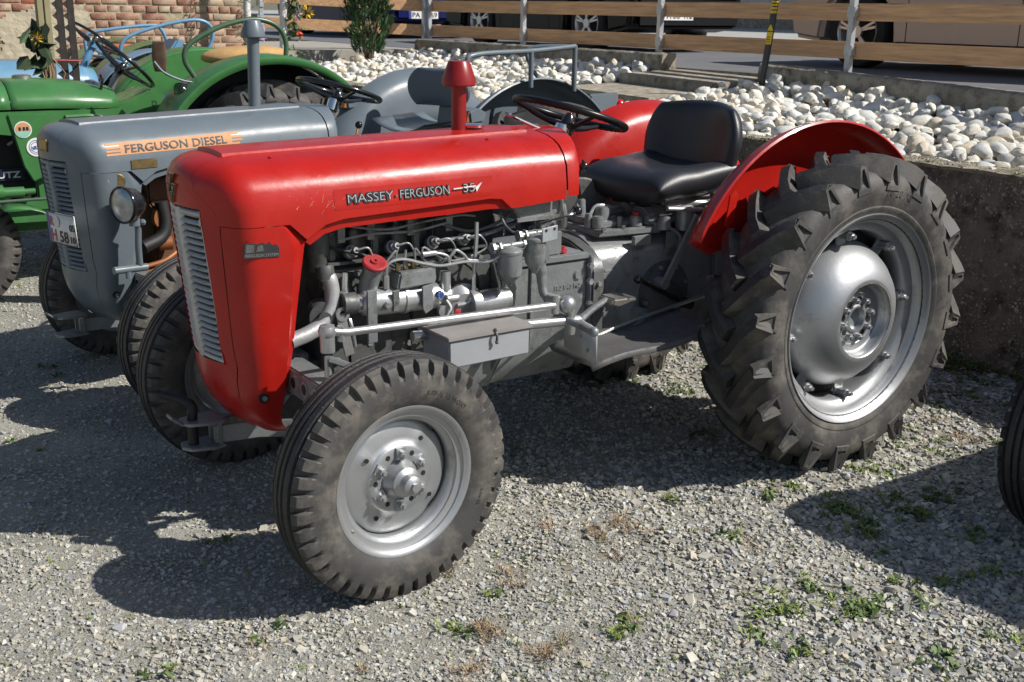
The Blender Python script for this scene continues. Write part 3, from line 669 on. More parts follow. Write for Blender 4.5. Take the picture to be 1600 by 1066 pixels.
    b.cyl((1.12, -.09, .86), (1.12, -.09, .905), .022, n=14).cyl((1.17, -.05, .88), (1.17, -.05, .93), .03, .024, n=14).cyl((1.27, -.12, .86), (1.27, -.12, .90), .025, n=14); b.build('gearbox_cover', CAST, root, bevel=.005)
    MB().cyl((1.27, -.12, .90), (1.27, -.12, .913), .014, n=8).build('red_plug', REDD, root)
    MB().prism([(1.34, -.16), (1.62, -.17), (1.66, -.10), (1.66, .12), (1.34, .12)], .89, .935, 'xy').build('hydraulic_cover', CASTD, root, bevel=.008)
    MB().prism([(1.40, -.13), (1.56, -.14), (1.58, -.02), (1.42, .0)], .936, .946, 'xy').box(1.45, 1.52, -.10, -.04, .946, .956).build('cover_plate', STEEL, root, bevel=.002)
    MB().cyl((1.46, -.175, .84), (1.46, -.175, .925), .036, n=20).cyl((1.36, -.175, .85), (1.36, -.175, .90), .028, .02, n=16).build('lift_cylinder', CAST, root, bevel=.003)
    MB().tube([(1.38, -.15, .925), (1.48, -.17, .935), (1.56, -.185, .925)], .020, 10).sphere((1.565, -.185, .923), .026, 12).build('lift_arm', SILVB, root)
    bolts('cover_bolts', [(x, y, .862) for x in (1.11, 1.20, 1.34) for y in (-.135, .10)] + [(1.38, -.14, .935), (1.48, -.155, .935), (1.58, -.15, .935), (1.44, -.02, .946), (1.54, -.03, .946)], (0, 0, 1), .009, .012, STEEL, root)
    q = MB()
    for (x, y, z0, r_, h) in ((1.10, -.06, .862, .016, .05), (1.23, -.03, .885, .02, .03), (1.20, -.115, .862, .012, .04), (1.31, -.05, .885, .015, .05), (1.15, .05, .885, .02, .06), (1.36, -.115, .862, .014, .045), (1.66, -.12, .925, .02, .03)): q.cyl((x, y, z0), (x, y, z0+h), r_, r_*.8, n=12)
    q.tube([(1.10, -.06, .90), (1.17, -.02, .93), (1.25, -.03, .915)], .007, 6).tube([(1.33, -.15, .87), (1.42, -.19, .83), (1.44, -.19, .74)], .007, 6)
    q.box(1.22, 1.30, -.178, -.160, .80, .835); q.box(1.38, 1.42, -.182, -.165, .76, .84); q.build('cover_fittings', CAST, root, bevel=.002); q = MB()
    q.prism([(1.08, .73), (1.14, .73), (1.14, .50), (1.08, .50)], -.176, -.186).bar((1.12, -.176, .60), (1.24, -.176, .75), .012, .018).build('gearbox_ribs', CAST, root, bevel=.003)
    # round side cover with lever
    MB().lathe([(0, .020), (.075, .020), (.085, .014), (.115, .012), (.118, .0)], o=(1.37, -.176, .615), axis=(0, -1, 0), n=40, cap=False).build('brake_cover', CASTD, root)
    bolts('brake_cover_bolts', [(1.37+.1*math.cos(k*PI/4+.3), -.188, .615+.1*math.sin(k*PI/4+.3)) for k in range(8)], (0, -1, 0), .008, .01, CAST, root)
    MB().tube([(1.46, -.215, .565), (1.32, -.23, .63), (1.19, -.25, .695)], [.012, .009, .008], 8).sphere((1.18, -.252, .70), .017, 12).cyl((1.46, -.18, .565), (1.46, -.235, .565), .02, n=12).build('side_lever', BLACK, root)
    MB().bar((1.33, -.225, .655), (1.47, -.235, .90), .012, .030, side=(0, 1, 0)).cyl((1.33, -.19, .66), (1.33, -.235, .66), .022, n=12).build('lift_rod', SILVB, root, bevel=.002)
    MB().tube([(.84, -.30, .575), (.93, -.30, .63), (1.0, -.30, .66)], [.014, .012, .012], 8).build('pedal_arm', CAST, root)
    MB().prism([(.985, .648), (1.02, .637), (1.095, .652), (1.105, .662), (1.06, .668), (1.0, .670)], -.26, -.345).build('foot_pedal', STEEL, root, bevel=.006)
    MB().tube([(.88, -.27, .50), (1.10, -.265, .545), (1.36, -.26, .58), (1.50, -.26, .60)], .007, 6).build('brake_rod', CAST, root)
    MB().cyl((1.24, -.165, .55), (1.24, -.225, .55), .028, n=14).cyl((1.24, -.22, .55), (1.24, -.25, .55), .015, n=8).tube([(1.24, -.24, .55), (1.19, -.25, .535), (1.12, -.25, .52)], .007, 6).build('gearbox_linkage', CAST, root)
    bolts('flange_bolts', [(.985, -.215, z) for z in (.47, .55, .63, .71, .765)] + [(1.05, -.205, z) for z in (.47, .60, .72)], (0, -1, 0), .011, .018, SILVB, root)
    bolts('flange_bolts', [(1.016, -.233, .70), (1.016, -.233, .52)], (0, -1, 0), .008, .010, SILVB, root)
    # --- bell housing lettering and ribs
    text_on('182 840 M2', .024, lambda u, v, w_: (.845+u, -.2052-w_, .690+v+.0*u), CAST, 'casting_number', root, .0022, fit=.112, bold=.0006)
    MB().box(.622, .985, -.215, -.19, .790, .812).box(.985, 1.0, -.225, -.19, .45, .80).prism([(.74, .79), (.77, .79), (.755, .55), (.735, .50)], -.206, -.214).cyl((.945, -.2, .735), (.945, -.212, .735), .018, n=16).build('housing_ribs', CAST, root, bevel=.003)
    MB().box(.80, .88, -.20, -.10, .81, .90).build('filler_block', CAST, root, bevel=.008)
    MB().lathe([(0, .035), (.03, .035), (.036, .028), (.036, .01), (.03, 0)], o=(.84, -.15, .90), axis=(0, 0, 1), n=22, cap=False).build('breather', SILVB, root)
    MB().cyl((.90, -.17, .812), (.90, -.17, .822), .018, n=12).cyl((.90, -.17, .822), (.90, -.17, .834), .011, n=6).build('red_drain_plug', REDD, root)
    MB().bar((.77, -.235, .93), (.80, -.225, .80), .004, .018, side=(0, 1, 0)).build('filter_stay', SILVB, root)
    # --- engine details
    MB().box(.02, .60, -.17, -.12, .862, .872).build('head_gasket_ledge', CASTD, root, bevel=.002)
    for i in range(8): MB().box(.03+i*.073, .055+i*.073, -.155, -.10, .875+.0, .965).build('head_rib', CASTD, root, bevel=.004)
    for x in (.10, .24, .385, .50):
        MB().lathe([(.010, .0), (.022, .0), (.022, .018), (.015, .02), (.015, .035), (.009, .037), (.009, .05), (0, .05)], o=(x, -.155, .895), axis=(0, -1, .35), n=16, cap=False).build('injector', CAST, root)
    b = MB()
    for x, xp in ((.10, .21), (.24, .245), (.385, .28), (.50, .31)):
        b.tube([(x, -.205, .912), (x+.035, -.215, .915), (x+.05, -.22, .87), ((x+xp)/2, -.24, .85), (xp, -.245, .905), (xp, -.24, .865)], .0035, 6)
    b.tube([(.05, -.19, .99), (.2, -.20, .965), (.32, -.2, .975), (.46, -.2, .985), (.53, -.19, .975)], .004, 6)
    b.tube([(.04, -.2, .945), (.14, -.2, .955), (.30, -.2, .95), (.42, -.2, .965)], .004, 6); b.build('injection_pipes', CAST, root)
    q = MB()
    for x in (.055, .125, .20, .275, .345, .42, .49, .56):
        q.cyl((x, -.125, .965), (x, -.125, 1.0), .009, n=6)
    for x in (.07, .17, .31, .45): q.box(x-.012, x+.012, -.165, -.15, .93, .985)
    q.build('head_studs', CAST, root)
    MB().box(.02, .60, -.125, .125, .97, 1.005).build('rocker_cover', CASTD, root, bevel=.01)
    q = MB()
    for x in (.03, .12, .33, .45, .57): q.cyl((x, -.155, .83), (x, -.168, .83), .009, n=6)
    for x, z in ((.05, .56), (.16, .60), (.30, .58), (.45, .60), (.58, .56), (.58, .70), (.40, .62)): q.cyl((x, -.155, z), (x, -.166, z), .010, n=6)
    q.build('block_bolts', CAST, root)
    MB().prism([(.30, .62), (.40, .63), (.41, .56), (.30, .55)], -.155, -.166).prism([(.09, .66), (.24, .66), (.24, .52), (.09, .52)], -.155, -.162).build('block_covers', CASTD, root, bevel=.004)
    MB().box(.03, .62, -.170, -.13, .485, .505).build('sump_flange', CASTD, root)
    MB().tube([(.03, -.17, .92), (.10, -.19, .90), (.2, -.2, .86), (.28, -.19, .80), (.30, -.18, .66)], .006, 6).tube([(.45, -.18, .85), (.52, -.2, .80), (.55, -.2, .70), (.6, -.21, .66)], .007, 6).build('black_cables', BLKM, root)
    # oil filler with red cap
    MB().cyl((.132, -.205, .785), (.140, -.235, .868), .030, n=20).build('oil_filler', CAST, root)
    MB().lathe([(.036, .0), (.038, .003), (.038, .010), (.034, .014), (.014, .012), (.012, .018), (.006, .018), (.004, .012), (0, .012)], o=(.141, -.236, .868), axis=(-.05, -.55, 1), n=32, cap=False).build('oil_filler_cap', REDD, root)
    # injection pump: horizontal body
    MB().lathe([(.022, .0), (.028, .004), (.028, .05), (.040, .06), (.040, .075), (.043, .085), (.043, .19), (.047, .192), (.047, .205), (.043, .207), (.043, .315), (.032, .322), (.030, .36), (.024, .365)], o=(.045, -.222, .752), axis=(1, 0, -.03), n=28).build('injection_pump', SILVB, root)
    MB().cyl((.035, -.222, .757), (.08, -.222, .754), .034, n=20).cyl((.035, -.21, .782), (.055, -.21, .782), .012, n=10).build('pump_drive', CASTD, root)
    b = MB().prism([(.205, .785), (.335, .79), (.345, .80), (.34, .845), (.215, .838)], -.265, -.19); b.build('pump_top', CAST, root, bevel=.006)
    bolts('pump_unions', [(x, -.235, .842) for x in (.222, .250, .278, .306)], (0, 0, 1), .008, .020, BRASS, root)
    MB().prism([(.285, .79), (.325, .795), (.325, .715), (.295, .70), (.285, .72)], -.268, -.275).build('pump_plate', CAST, root, bevel=.003)
    MB().lathe([(0, .010), (.012, .010), (.013, 0)], o=(.352, -.262, .755), axis=(0, -1, 0), n=20, cap=False).build('blue_pump_badge', mat('blue_badge', (.02, .05, .22), .4, fleck=((.5, .5, .5), 300, .62)), root)
    MB().bar((.115, -.265, .80), (.120, -.255, .63), .008, .035, side=(0, 1, 0)).bar((.195, -.27, .79), (.20, -.26, .72), .008, .025, side=(0, 1, 0)).cyl((.165, -.262, .745), (.165, -.275, .745), .012, n=6).build('pump_bracket', CAST, root, bevel=.003)
    MB().cyl((.06, -.2, .775), (.06, -.2, .845), .013, .008, n=10).cyl((.178, -.24, .79), (.178, -.24, .83), .010, n=6).build('pump_valve', SILVB, root)
    MB().cyl((.39, -.24, .76), (.39, -.24, .82), .016, n=12).cyl((.38, -.26, .735), (.42, -.26, .735), .014, n=10).cyl((.365, -.255, .70), (.365, -.27, .70), .018, n=14).build('pump_governor', SILVB, root)
    MB().lathe([(.004, 0), (.011, .004), (.012, .012), (.006, .014), (0, .014)], o=(.415, -.262, .690), axis=(0, -1, 0), n=18, cap=False).build('red_stop_knob', REDD, root)
    MB().tube([(.375, -.27, .735), (.385, -.28, .71), (.375, -.275, .685), (.40, -.27, .67), (.42, -.25, .68)], .004, 6).build('stop_cable', WHITE, root)
    b = MB()
    b.tube([(.178, -.24, .83), (.185, -.245, .868), (.23, -.25, .878), (.30, -.255, .858), (.36, -.262, .845), (.44, -.27, .85), (.52, -.285, .845), (.558, -.300, .865), (.560, -.300, .885)], .0052, 8)
    b.tube([(.30, -.25, .885), (.35, -.255, .885), (.385, -.26, .872), (.39, -.262, .85), (.395, -.262, .872), (.412, -.266, .890), (.44, -.268, .872), (.46, -.27, .853), (.52, -.28, .848)], .0048, 8)
    b.tube([(.505, -.24, .965), (.500, -.245, .90), (.49, -.25, .82), (.488, -.25, .745), (.470, -.25, .712), (.43, -.245, .705)], .0068, 8)
    b.tube([(.43, -.245, .702), (.50, -.25, .705), (.56, -.265, .715), (.575, -.27, .745), (.562, -.27, .80), (.550, -.27, .845)], .0048, 8)
    b.cyl((.30, -.25, .885), (.345, -.253, .886), .009, n=10)
    b.build('fuel_pipes', SILVB, root)
    MB().tube([(.60, -.23, .985), (.605, -.25, .95), (.615, -.28, .93), (.635, -.295, .928)], .0045, 6).tube([(.40, -.18, .905), (.55, -.19, .91), (.70, -.2, .945)], .008, 8).tube([(.42, -.17, .955), (.52, -.18, .925), (.62, -.2, .95), (.70, -.2, 1.0)], .006, 8).build('cables', CASTD, root)
    # filters
    for x, z0, r_ in ((.592, .885, .041), (.692, .915, .035)):
        q = MB().lathe([(0, .018), (.010, .018), (.012, .006), (r_*.9, -.004), (r_+.002, -.010), (r_+.002, -.018), (r_, -.02), (r_, -.075), (r_*.92, -.090), (.012, -.118), (.008, -.125), (0, -.125)], o=(x, -.300, z0), axis=(0, 0, 1), n=28, cap=False)
        q.build('fuel_filter', CAST, root, sharp=30)
        MB().cyl((x-.070, -.300, z0+.004), (x+.058, -.300, z0+.008), .012, n=12).cyl((x-.070, -.3, z0+.004), (x-.060, -.3, z0+.004), .018, n=6).cyl((x-.045, -.3, z0+.004), (x-.038, -.3, z0+.004), .019, n=6).cyl((x+.048, -.3, z0+.008), (x+.056, -.3, z0+.008), .017, n=6).build('filter_head', CAST, root)
    MB().prism([(.690, .942), (.752, .950), (.752, .902), (.690, .896)], -.336, -.341).build('filter_bracket', GALV, root, bevel=.002)
    MB().cyl((.705, -.341, .935), (.705, -.3425, .935), .005, n=8).cyl((.738, -.341, .938), (.738, -.3425, .938), .005, n=8).build('bracket_holes', BLKM, root)
    MB().tube([(.725, -.28, .81), (.735, -.28, .77), (.735, -.29, .72), (.748, -.31, .68)], [.022, .018, .015, .012], 10).build('filler_tube', CAST, root)
    # starter motor
    MB().lathe([(.0, 0), (.050, .0), (.052, .01), (.052, .03), (.038, .04), (.040, .15), (.034, .155), (0, .155)], o=(.475, -.235, .700), axis=(1, 0, 0), n=28, cap=False).build('starter_motor', SILVB, root)
    MB().lathe([(.02, 0), (.065, .0), (.075, .012), (.075, .03), (.05, .05)], o=(.470, -.20, .69), axis=(-.2, -1, 0), n=26).build('starter_flange', SILVB, root)
    # battery tray under the bonnet's rear
    MB().prism([(.64, 1.01), (.84, 1.02), (.84, .965), (.80, .955), (.68, .95)], -.235, -.02).build('battery_tray', CAST, root, bevel=.004)
    MB().box(.66, .83, -.245, -.235, .950, .962).build('tray_lip', CAST, root)
    MB().box(.40, .62, -.16, .16, .86, 1.0).build('manifold_box', DARK, root)
    MB().tube([(.80, -.22, 1.03), (.815, -.22, .96), (.80, -.21, .93)], .011, 8).tube([(.84, -.24, 1.02), (.855, -.24, .93), (.845, -.2, .90)], .010, 8).tube([(.86, -.22, .94), (.90, -.24, .975)], .008, 8).lathe([(0, .01), (.015, .01), (.015, 0)], o=(.90, -.245, .975), axis=(.6, -.6, .5), n=14, cap=False).build('rear_engine_pipes', SILVB, root)
    MB().tube([(.70, -.25, .93), (.77, -.27, .95), (.85, -.28, .965), (.88, -.27, .97)], .004, 6).sphere((.885, -.27, .972), .016, 12).build('throttle_rod', BLACK, root)
    # radiator, hoses
    MB().box(-.25, -.17, -.16, .16, .52, 1.0).build('radiator', DARK, root)
    b = MB(); path = [(-.0, -.19, .845), (.010, -.198, .832), (.016, -.200, .79), (.008, -.205, .745), (-.025, -.21, .700), (-.075, -.215, .678), (-.13, -.215, .665)]
    b.tube(path, .0235, 14, k=6); hb = b.build('radiator_hose', mat('silver_hose', (.45, .45, .45), .45, metal=.5, bump=.002, bs=30), root)
    MB().tube([(-.0, -.185, .868), (-.0, -.19, .852), (0, -.19, .836)], .029, 14).build('hose_clip', CASTD, root)
    MB().lathe([(.03, 0), (.034, .05), (.04, .06), (.036, .12)], o=(-.005, -.14, .85), axis=(0, -.1, 1), n=18).build('thermostat_housing', CASTD, root)
    MB().lathe([(0, 0), (.05, 0), (.052, .02), (.045, .05), (0, .05)], o=(.0, -.16, .72), axis=(-.3, -1, 0), n=26, cap=False).lathe([(0, .05), (.02, .05), (.02, .07), (0, .07)], o=(.0, -.16, .72), axis=(-.3, -1, 0), n=16, cap=False).build('dynamo', CASTD, root)
    MB().tube([(.055, -.17, .76), (.06, -.23, .70), (.075, -.23, .62)], .006, 6).bar((.025, -.235, .73), (.05, -.24, .60), .006, .03, side=(0, 1, 0)).lathe([(.012, 0), (.022, 0), (.022, .008), (.012, .008)], o=(.03, -.235, .73), axis=(0, -1, 0), n=18, cap=False).build('dynamo_bracket', SILVB, root)
    MB().box(-.13, .03, -.13, .13, .47, .56).build('front_support', CASTD, root, bevel=.006)
    # --- steering linkage and tool box
    MB().tube([(-.045, -.40, .724), (.33, -.40, .713), (.705, -.40, .702)], .0125, 12, smooth=False).build('drag_link', SILVB, root)
    MB().tube([(.20, -.36, .665), (.598, -.395, .652), (.80, -.40, .640)], .0165, 12, smooth=False).build('cross_rod', SILVB, root)
    b = MB().cyl((-.098, -.40, .675), (-.098, -.40, .752), .021, n=16).lathe([(.010, 0), (.022, .006), (.026, .02), (.022, .034), (.01, .04)], o=(-.098, -.40, .715), axis=(0, 0, 1), n=18).cyl((-.098, -.40, .735), (-.04, -.40, .724), .013, n=10).cyl((-.098, -.40, .66), (-.098, -.40, .60), .011, n=10)
    b.cyl((-.055, -.40, .70), (-.055, -.40, .745), .011, n=8); b.build('track_rod_end', SILVB, root)
    MB().bar((-.10, -.40, .655), (.06, -.46, .585), .030, .018, side=(0, 1, 0)).bar((.06, -.46, .585), (.01, -.50, .52), .04, .03).cyl((-.05, -.43, .56), (-.05, -.43, .60), .022, n=8).build('steering_arm', CAST, root, bevel=.004)
    b = MB().sphere((.748, -.405, .700), .030, 16).cyl((.705, -.40, .675), (.705, -.40, .735), .013, n=10).cyl((.748, -.40, .70), (.748, -.30, .70), .018, n=12).cyl((.760, -.41, .68), (.765, -.41, .60), .014, n=10); b.build('steering_drop_arm', SILVB, root)
    MB().tube([(.735, -.36, .655), (.755, -.43, .645), (.765, -.52, .635)], .013, 10, smooth=False).sphere((.766, -.525, .634), .017, 12).build('pedal_shaft', CAST, root)
    # plate in front of the footplate
    MB().add([(.800, -.33, .655), (.800, -.498, .632), (.802, -.498, .512), (.800, -.33, .53)], [(0, 1, 2, 3)]).build('step_bracket', GREYCAST, root, solid=.006)
    MB().cyl((.797, -.42, .59), (.79, -.42, .59), .006, n=8).cyl((.797, -.46, .55), (.79, -.46, .55), .006, n=8).build('step_bracket_screws', SILVB, root)
    bx = MB().prism([(.246, .590), (.532, .594), (.534, .676), (.244, .676)], -.345, -.50); t_ = bx.build('tool_box', GREYCAST, root, bevel=.004)
    MB().prism([(.236, .676), (.542, .677), (.542, .690), (.236, .689)], -.340, -.508).build('lid', mat('dusty_grey_lid', (.27, .255, .24), .55, metal=.15, var=.1, vs=10, dirt=((.30, .25, .20), .55, 8)), t_, bevel=.002)
    MB().tube([(.40, -.505, .683), (.402, -.515, .675), (.403, -.513, .655)], .004, 6).sphere((.403, -.513, .653), .006, 8).sphere((.401, -.508, .691), .006, 8).build('latch', CASTD, t_)
    seat_vinyl(root, VINYL)
    # repaired corner of the far mudguard and number plate bracket
    MB().prism([(1.385, .905), (1.40, 1.01), (1.425, 1.03), (1.44, 1.01), (1.425, .90), (1.405, .89)], -.452, -.458).build('fender_bracket', RED, root, bevel=.002)
    return root
GREYCAST = mat('flat_grey_paint', (.33, .345, .36), .42, metal=.1, var=.07, vs=8, dirt=((.17, .14, .11), .66, 12))
def to_base(root, loc):
    """children were built in world coordinates: move the empty to the thing's base without moving them"""
    root.location = loc
    for c in root.children: c.location = Vector(c.location) - Vector(loc)

def grey_tractor():
    root = empty('tractor'); tag(root, 'grey blue tractor with copper side decal, parked just behind the red one', 'tractor')
    common(root, GREYP, False, near_y=-.50, track_far=.60, steer=.0, silver=mat('grey_wheel_paint', (.24, .27, .30), .4, metal=.3, var=.1), frub=RUB, fR=.350)
    for c in list(root.children):
        n = c.name.split('.')[0]
        if n == 'front_wheel': c.location.x += .0 if c.location.y < 0 else .13
        if n == 'hitch_pin': bpy.data.objects.remove(c); continue
        if n == 'fender': c.scale = (1.05, 1.02, 1.05); c.location = (.05, 0, .03)
        if n == 'rear_wheel': c.location.x += .10; c.location.z += .04; c.scale = (1.08, 1, 1.08)
        if n in ('engine_block', 'sump', 'head_rib'): c.data.materials[0] = COPD
    grille(root, GREYG)
    b = MB().cyl((.615, 0, 1.20), (.625, 0, 1.55), .0275, n=20)
    b.lathe([(.03, 1.54), (.052, 1.535), (.056, 1.54), (.055, 1.555), (.038, 1.605), (.034, 1.612), (0, 1.613)], o=(.625, 0, 0), n=28, cap=False); b.build('exhaust_stack', GREYP, root, sharp=30)
    # copper coloured decal that follows the bonnet side
    def S(x, z, o=.0012): return (x, -side_y(z+.008*(x+.2))-o, zl(x, z+.008*(x+.2)))
    b = MB(); xs = list(np.linspace(-.175, .335, 20)); zs = list(np.linspace(1.088, 1.136, 8))
    b.grid([[S(x, z) for z in zs] for x in xs])
    for i in range(4):     # speed stripes at the front, rounded tail at the rear
        z0 = 1.088+i*.0133; b.grid([[S(x, z, .0012) for z in (z0, z0+.004, z0+.008)] for x in (-.235+i*.0, -.205, -.1751)])
        e_ = (.0, .022, .022, 0)[i]; b.grid([[S(x, z, .0012) for z in (z0, z0+.004, z0+.008)] for x in (.3351, .36, .372+e_*.6)])
    b.build('side_decal', DECAL, root, smooth=True)
    text_on('FERGUSON DIESEL', .043, lambda u, v, w_: S(-.155+u, 1.0965+v, .0042+w_*.3), GREYINK, 'decal_letters', root, .0004, fit=.465, bold=.0004)
    b = MB().box(-.139, -.024, -.2745, -.2715, 1.028, 1.066); b.build('maker_plate', BRASS, root, bevel=.0015)
    MB().cyl((-.134, -.2745, 1.033), (-.134, -.2765, 1.033), .003, n=8).cyl((-.029, -.2745, 1.061), (-.029, -.2765, 1.061), .003, n=8).build('plate_rivets', STEEL, root)
    MB().lathe([(0, .004), (.028, .004), (.032, .0)], o=(-.20, -.268, .985), axis=(-.25, -1, 0), n=28, cap=False).build('round_badge', BRASS, root)
    MB().grid([[(-.3815+1.38*y*y, y, z) for z in (1.095, 1.11, 1.135, 1.145)] for y in np.linspace(-.036, .036, 7)]).build('cowl_badge', BRASS, root, solid=.004)
    # front number plate with blue band, wraps the cowl a little
    def Q(y, z, o=.0): return (-.398-o+.55*(y+.03)**2+(z-.79)*-.05, y, z)
    MB().grid([[Q(y, z) for z in (.728, .79, .856)] for y in np.linspace(-.02, -.235, 9)]).build('number_plate', WHITE, root, solid=.003)
    MB().grid([[Q(y, z, .003) for z in (.73, .79, .854)] for y in (-.022, -.032, -.042)]).build('plate_band', BLUEP, root)
    b = MB()
    for z0, z1, y0, y1 in ((.727, .731, -.02, -.235), (.853, .857, -.02, -.235)): b.grid([[Q(y, z, .003) for z in (z0, z1)] for y in np.linspace(y0, y1, 8)])
    for y0 in (-.02, -.2315): b.grid([[Q(y, z, .003) for z in (.728, .856)] for y in (y0, y0-.0035)])
    b.build('plate_border', INK, root)
    MB().lathe([(0, .002), (.022, .002), (.024, 0)], o=Q(-.11, .822, .003), axis=(-1, 0, 0), n=22, cap=False).build('plate_seal', GALV, root)
    for s_, y0, z0, sz in (('H', -.05, .738, .07), ('58', -.12, .738, .066), ('05', -.197, .792, .038), ('10', -.197, .742, .038), ('R', -.05, .80, .055)):
        text_on(s_, sz, lambda u, v, w_, y0=y0, z0=z0: Q(y0-u, z0+v, .0035+w_), INK if s_ not in 'HR' else mat('red_print', (.4, .06, .06), .5), 'plate_letters', root, .0004, bold=.001)
    # headlamp on its bracket
    ax = Vector((-1, -.25, .02)).normalized(); c0 = Vector((-.225, -.37, .905))
    MB().lathe([(0, -.085), (.02, -.084), (.045, -.07), (.062, -.045), (.070, -.012), (.073, .0), (.076, .004), (.076, .014), (.072, .018), (.066, .014)], o=c0, axis=ax, n=36, cap=False).build('headlamp', BLACK, root, sharp=60)
    MB().lathe([(.067, .013), (.05, .020), (.03, .024), (0, .026)], o=c0, axis=ax, n=30, cap=False).build('headlamp_glass', GLASS, root)
    MB().tube([(-.175, -.355, .83), (-.165, -.345, .80), (-.165, -.335, .72), (-.160, -.325, .63)], .014, 10).cyl((-.185, -.36, .815), (-.185, -.36, .845), .022, n=12).cyl((-.13, -.325, .63), (-.275, -.33, .635), .016, n=12).cyl((-.215, -.33, .635), (-.215, -.33, .595), .012, n=8).sphere((-.15, -.36, .825), .014, 8).build('headlamp_bracket', GREYP, root)
    MB().tube([(.02, -.19, .87), (.03, -.20, .78), (-.0, -.21, .72), (-.09, -.22, .69)], .028, 12).build('radiator_hose', BLKM, root)
    MB().tube([(-.10, -.20, .60), (.0, -.22, .62), (.08, -.22, .66)], .010, 8).tube([(-.1, -.22, .57), (.05, -.23, .60)], .014, 8).cyl((.0, -.19, .69), (.05, -.21, .69), .03, n=12).lathe([(0, 0), (.05, 0), (.05, .03), (0, .03)], o=(.03, -.17, .80), axis=(0, -1, 0), n=20, cap=False).build('copper_pipes', COPPER, root)
    steering_wheel(root, (1.095, 0, 1.283), .205, R(17), BLACK, BLACK, col_to=(1.0, 0, 1.12), ph=.3)
    MB().cyl((1.045, 0, 1.19), (1.065, 0, 1.24), .030, .031, n=24).build('column_collar', CHROME, root)
    MB().tube([(1.17, -.02, 1.0), (1.185, -.01, 1.06), (1.205, 0, 1.10)], .006, 8).build('gear_lever', COPPER, root)
    MB().sphere((1.207, 0, 1.108), .019, 14).build('gear_knob', BLACK, root)
    def back(u, v):
        wd = .235-.02*max(0, v)**2; return (1.775-.05*u*u, u*wd*(1-.5*v*v)**.5*1.06, 1.272+v*.098), (-1, -.2*u, .15)
    pillow(back, .085, 22, 18, 3).build('seat_backrest', mat('blue_grey_seat', (.11, .13, .155), .55, var=.08), root, sharp=80)
    b = MB().grid([[(1.45+.35*i/8, -.22+.44*j/8, 1.06+.05*abs((j-4)/4)**2+.02*i/8) for j in range(9)] for i in range(9)]); b.build('seat_pan', GREYP, root, solid=.004)
    MB().bar((1.75, 0, .95), (1.80, 0, 1.2), .12, .01, side=(0, 1, 0)).build('seat_stay', GREYP, root)
    # passenger rail over the near mudguard
    b = MB().tube([(1.42, -.55, 1.29), (1.44, -.55, 1.42), (1.50, -.55, 1.466), (1.87, -.55, 1.478), (2.12, -.55, 1.492), (2.19, -.55, 1.497)], .013, 10)
    b.cyl((1.872, -.55, 1.30), (1.872, -.55, 1.478), .013, n=10).cyl((2.19, -.55, 1.27), (2.19, -.55, 1.502), .0135, n=10).tube([(2.19, -.55, 1.497), (2.02, -.42, 1.49), (1.99, -.40, 1.45), (2.03, -.42, 1.36), (2.06, -.43, 1.33)], .011, 8)
    b.build('passenger_rail', GREYP, root)
    for y in (-.5, .5):
        MB().prism([(1.46, 1.20), (1.52, 1.215), (1.58, 1.19), (1.56, 1.145), (1.47, 1.14)], y-.05, y+.05).build('side_lamp', GREYP, root, bevel=.008)
        MB().prism([(1.452, 1.15), (1.462, 1.195), (1.470, 1.195), (1.470, 1.15)], y-.04, y+.04).build('lamp_lens', AMBER, root)
    MB().box(2.42, 2.66, -.46, -.43, 1.10, 1.24).build('rear_lamp_board', GREYP, root, bevel=.01)
    MB().sphere((2.67, -.45, 1.17), .035, 12).build('tail_lamp', REDL, root)
    root.location = (-.0313, 1.565, 0); root.rotation_euler = (0, 0, .1625); root.scale = (.9607,)*3
    return root
COPD = mat('oily_copper_paint', (.16, .075, .035), .5, metal=.3, var=.35, vs=12, dirt=((.03, .025, .02), .48, 12))
GREYG = mat('grey_grille_paint', (.19, .22, .25), .45, var=.12, vs=14, dirt=((.16, .15, .13), .62, 20))

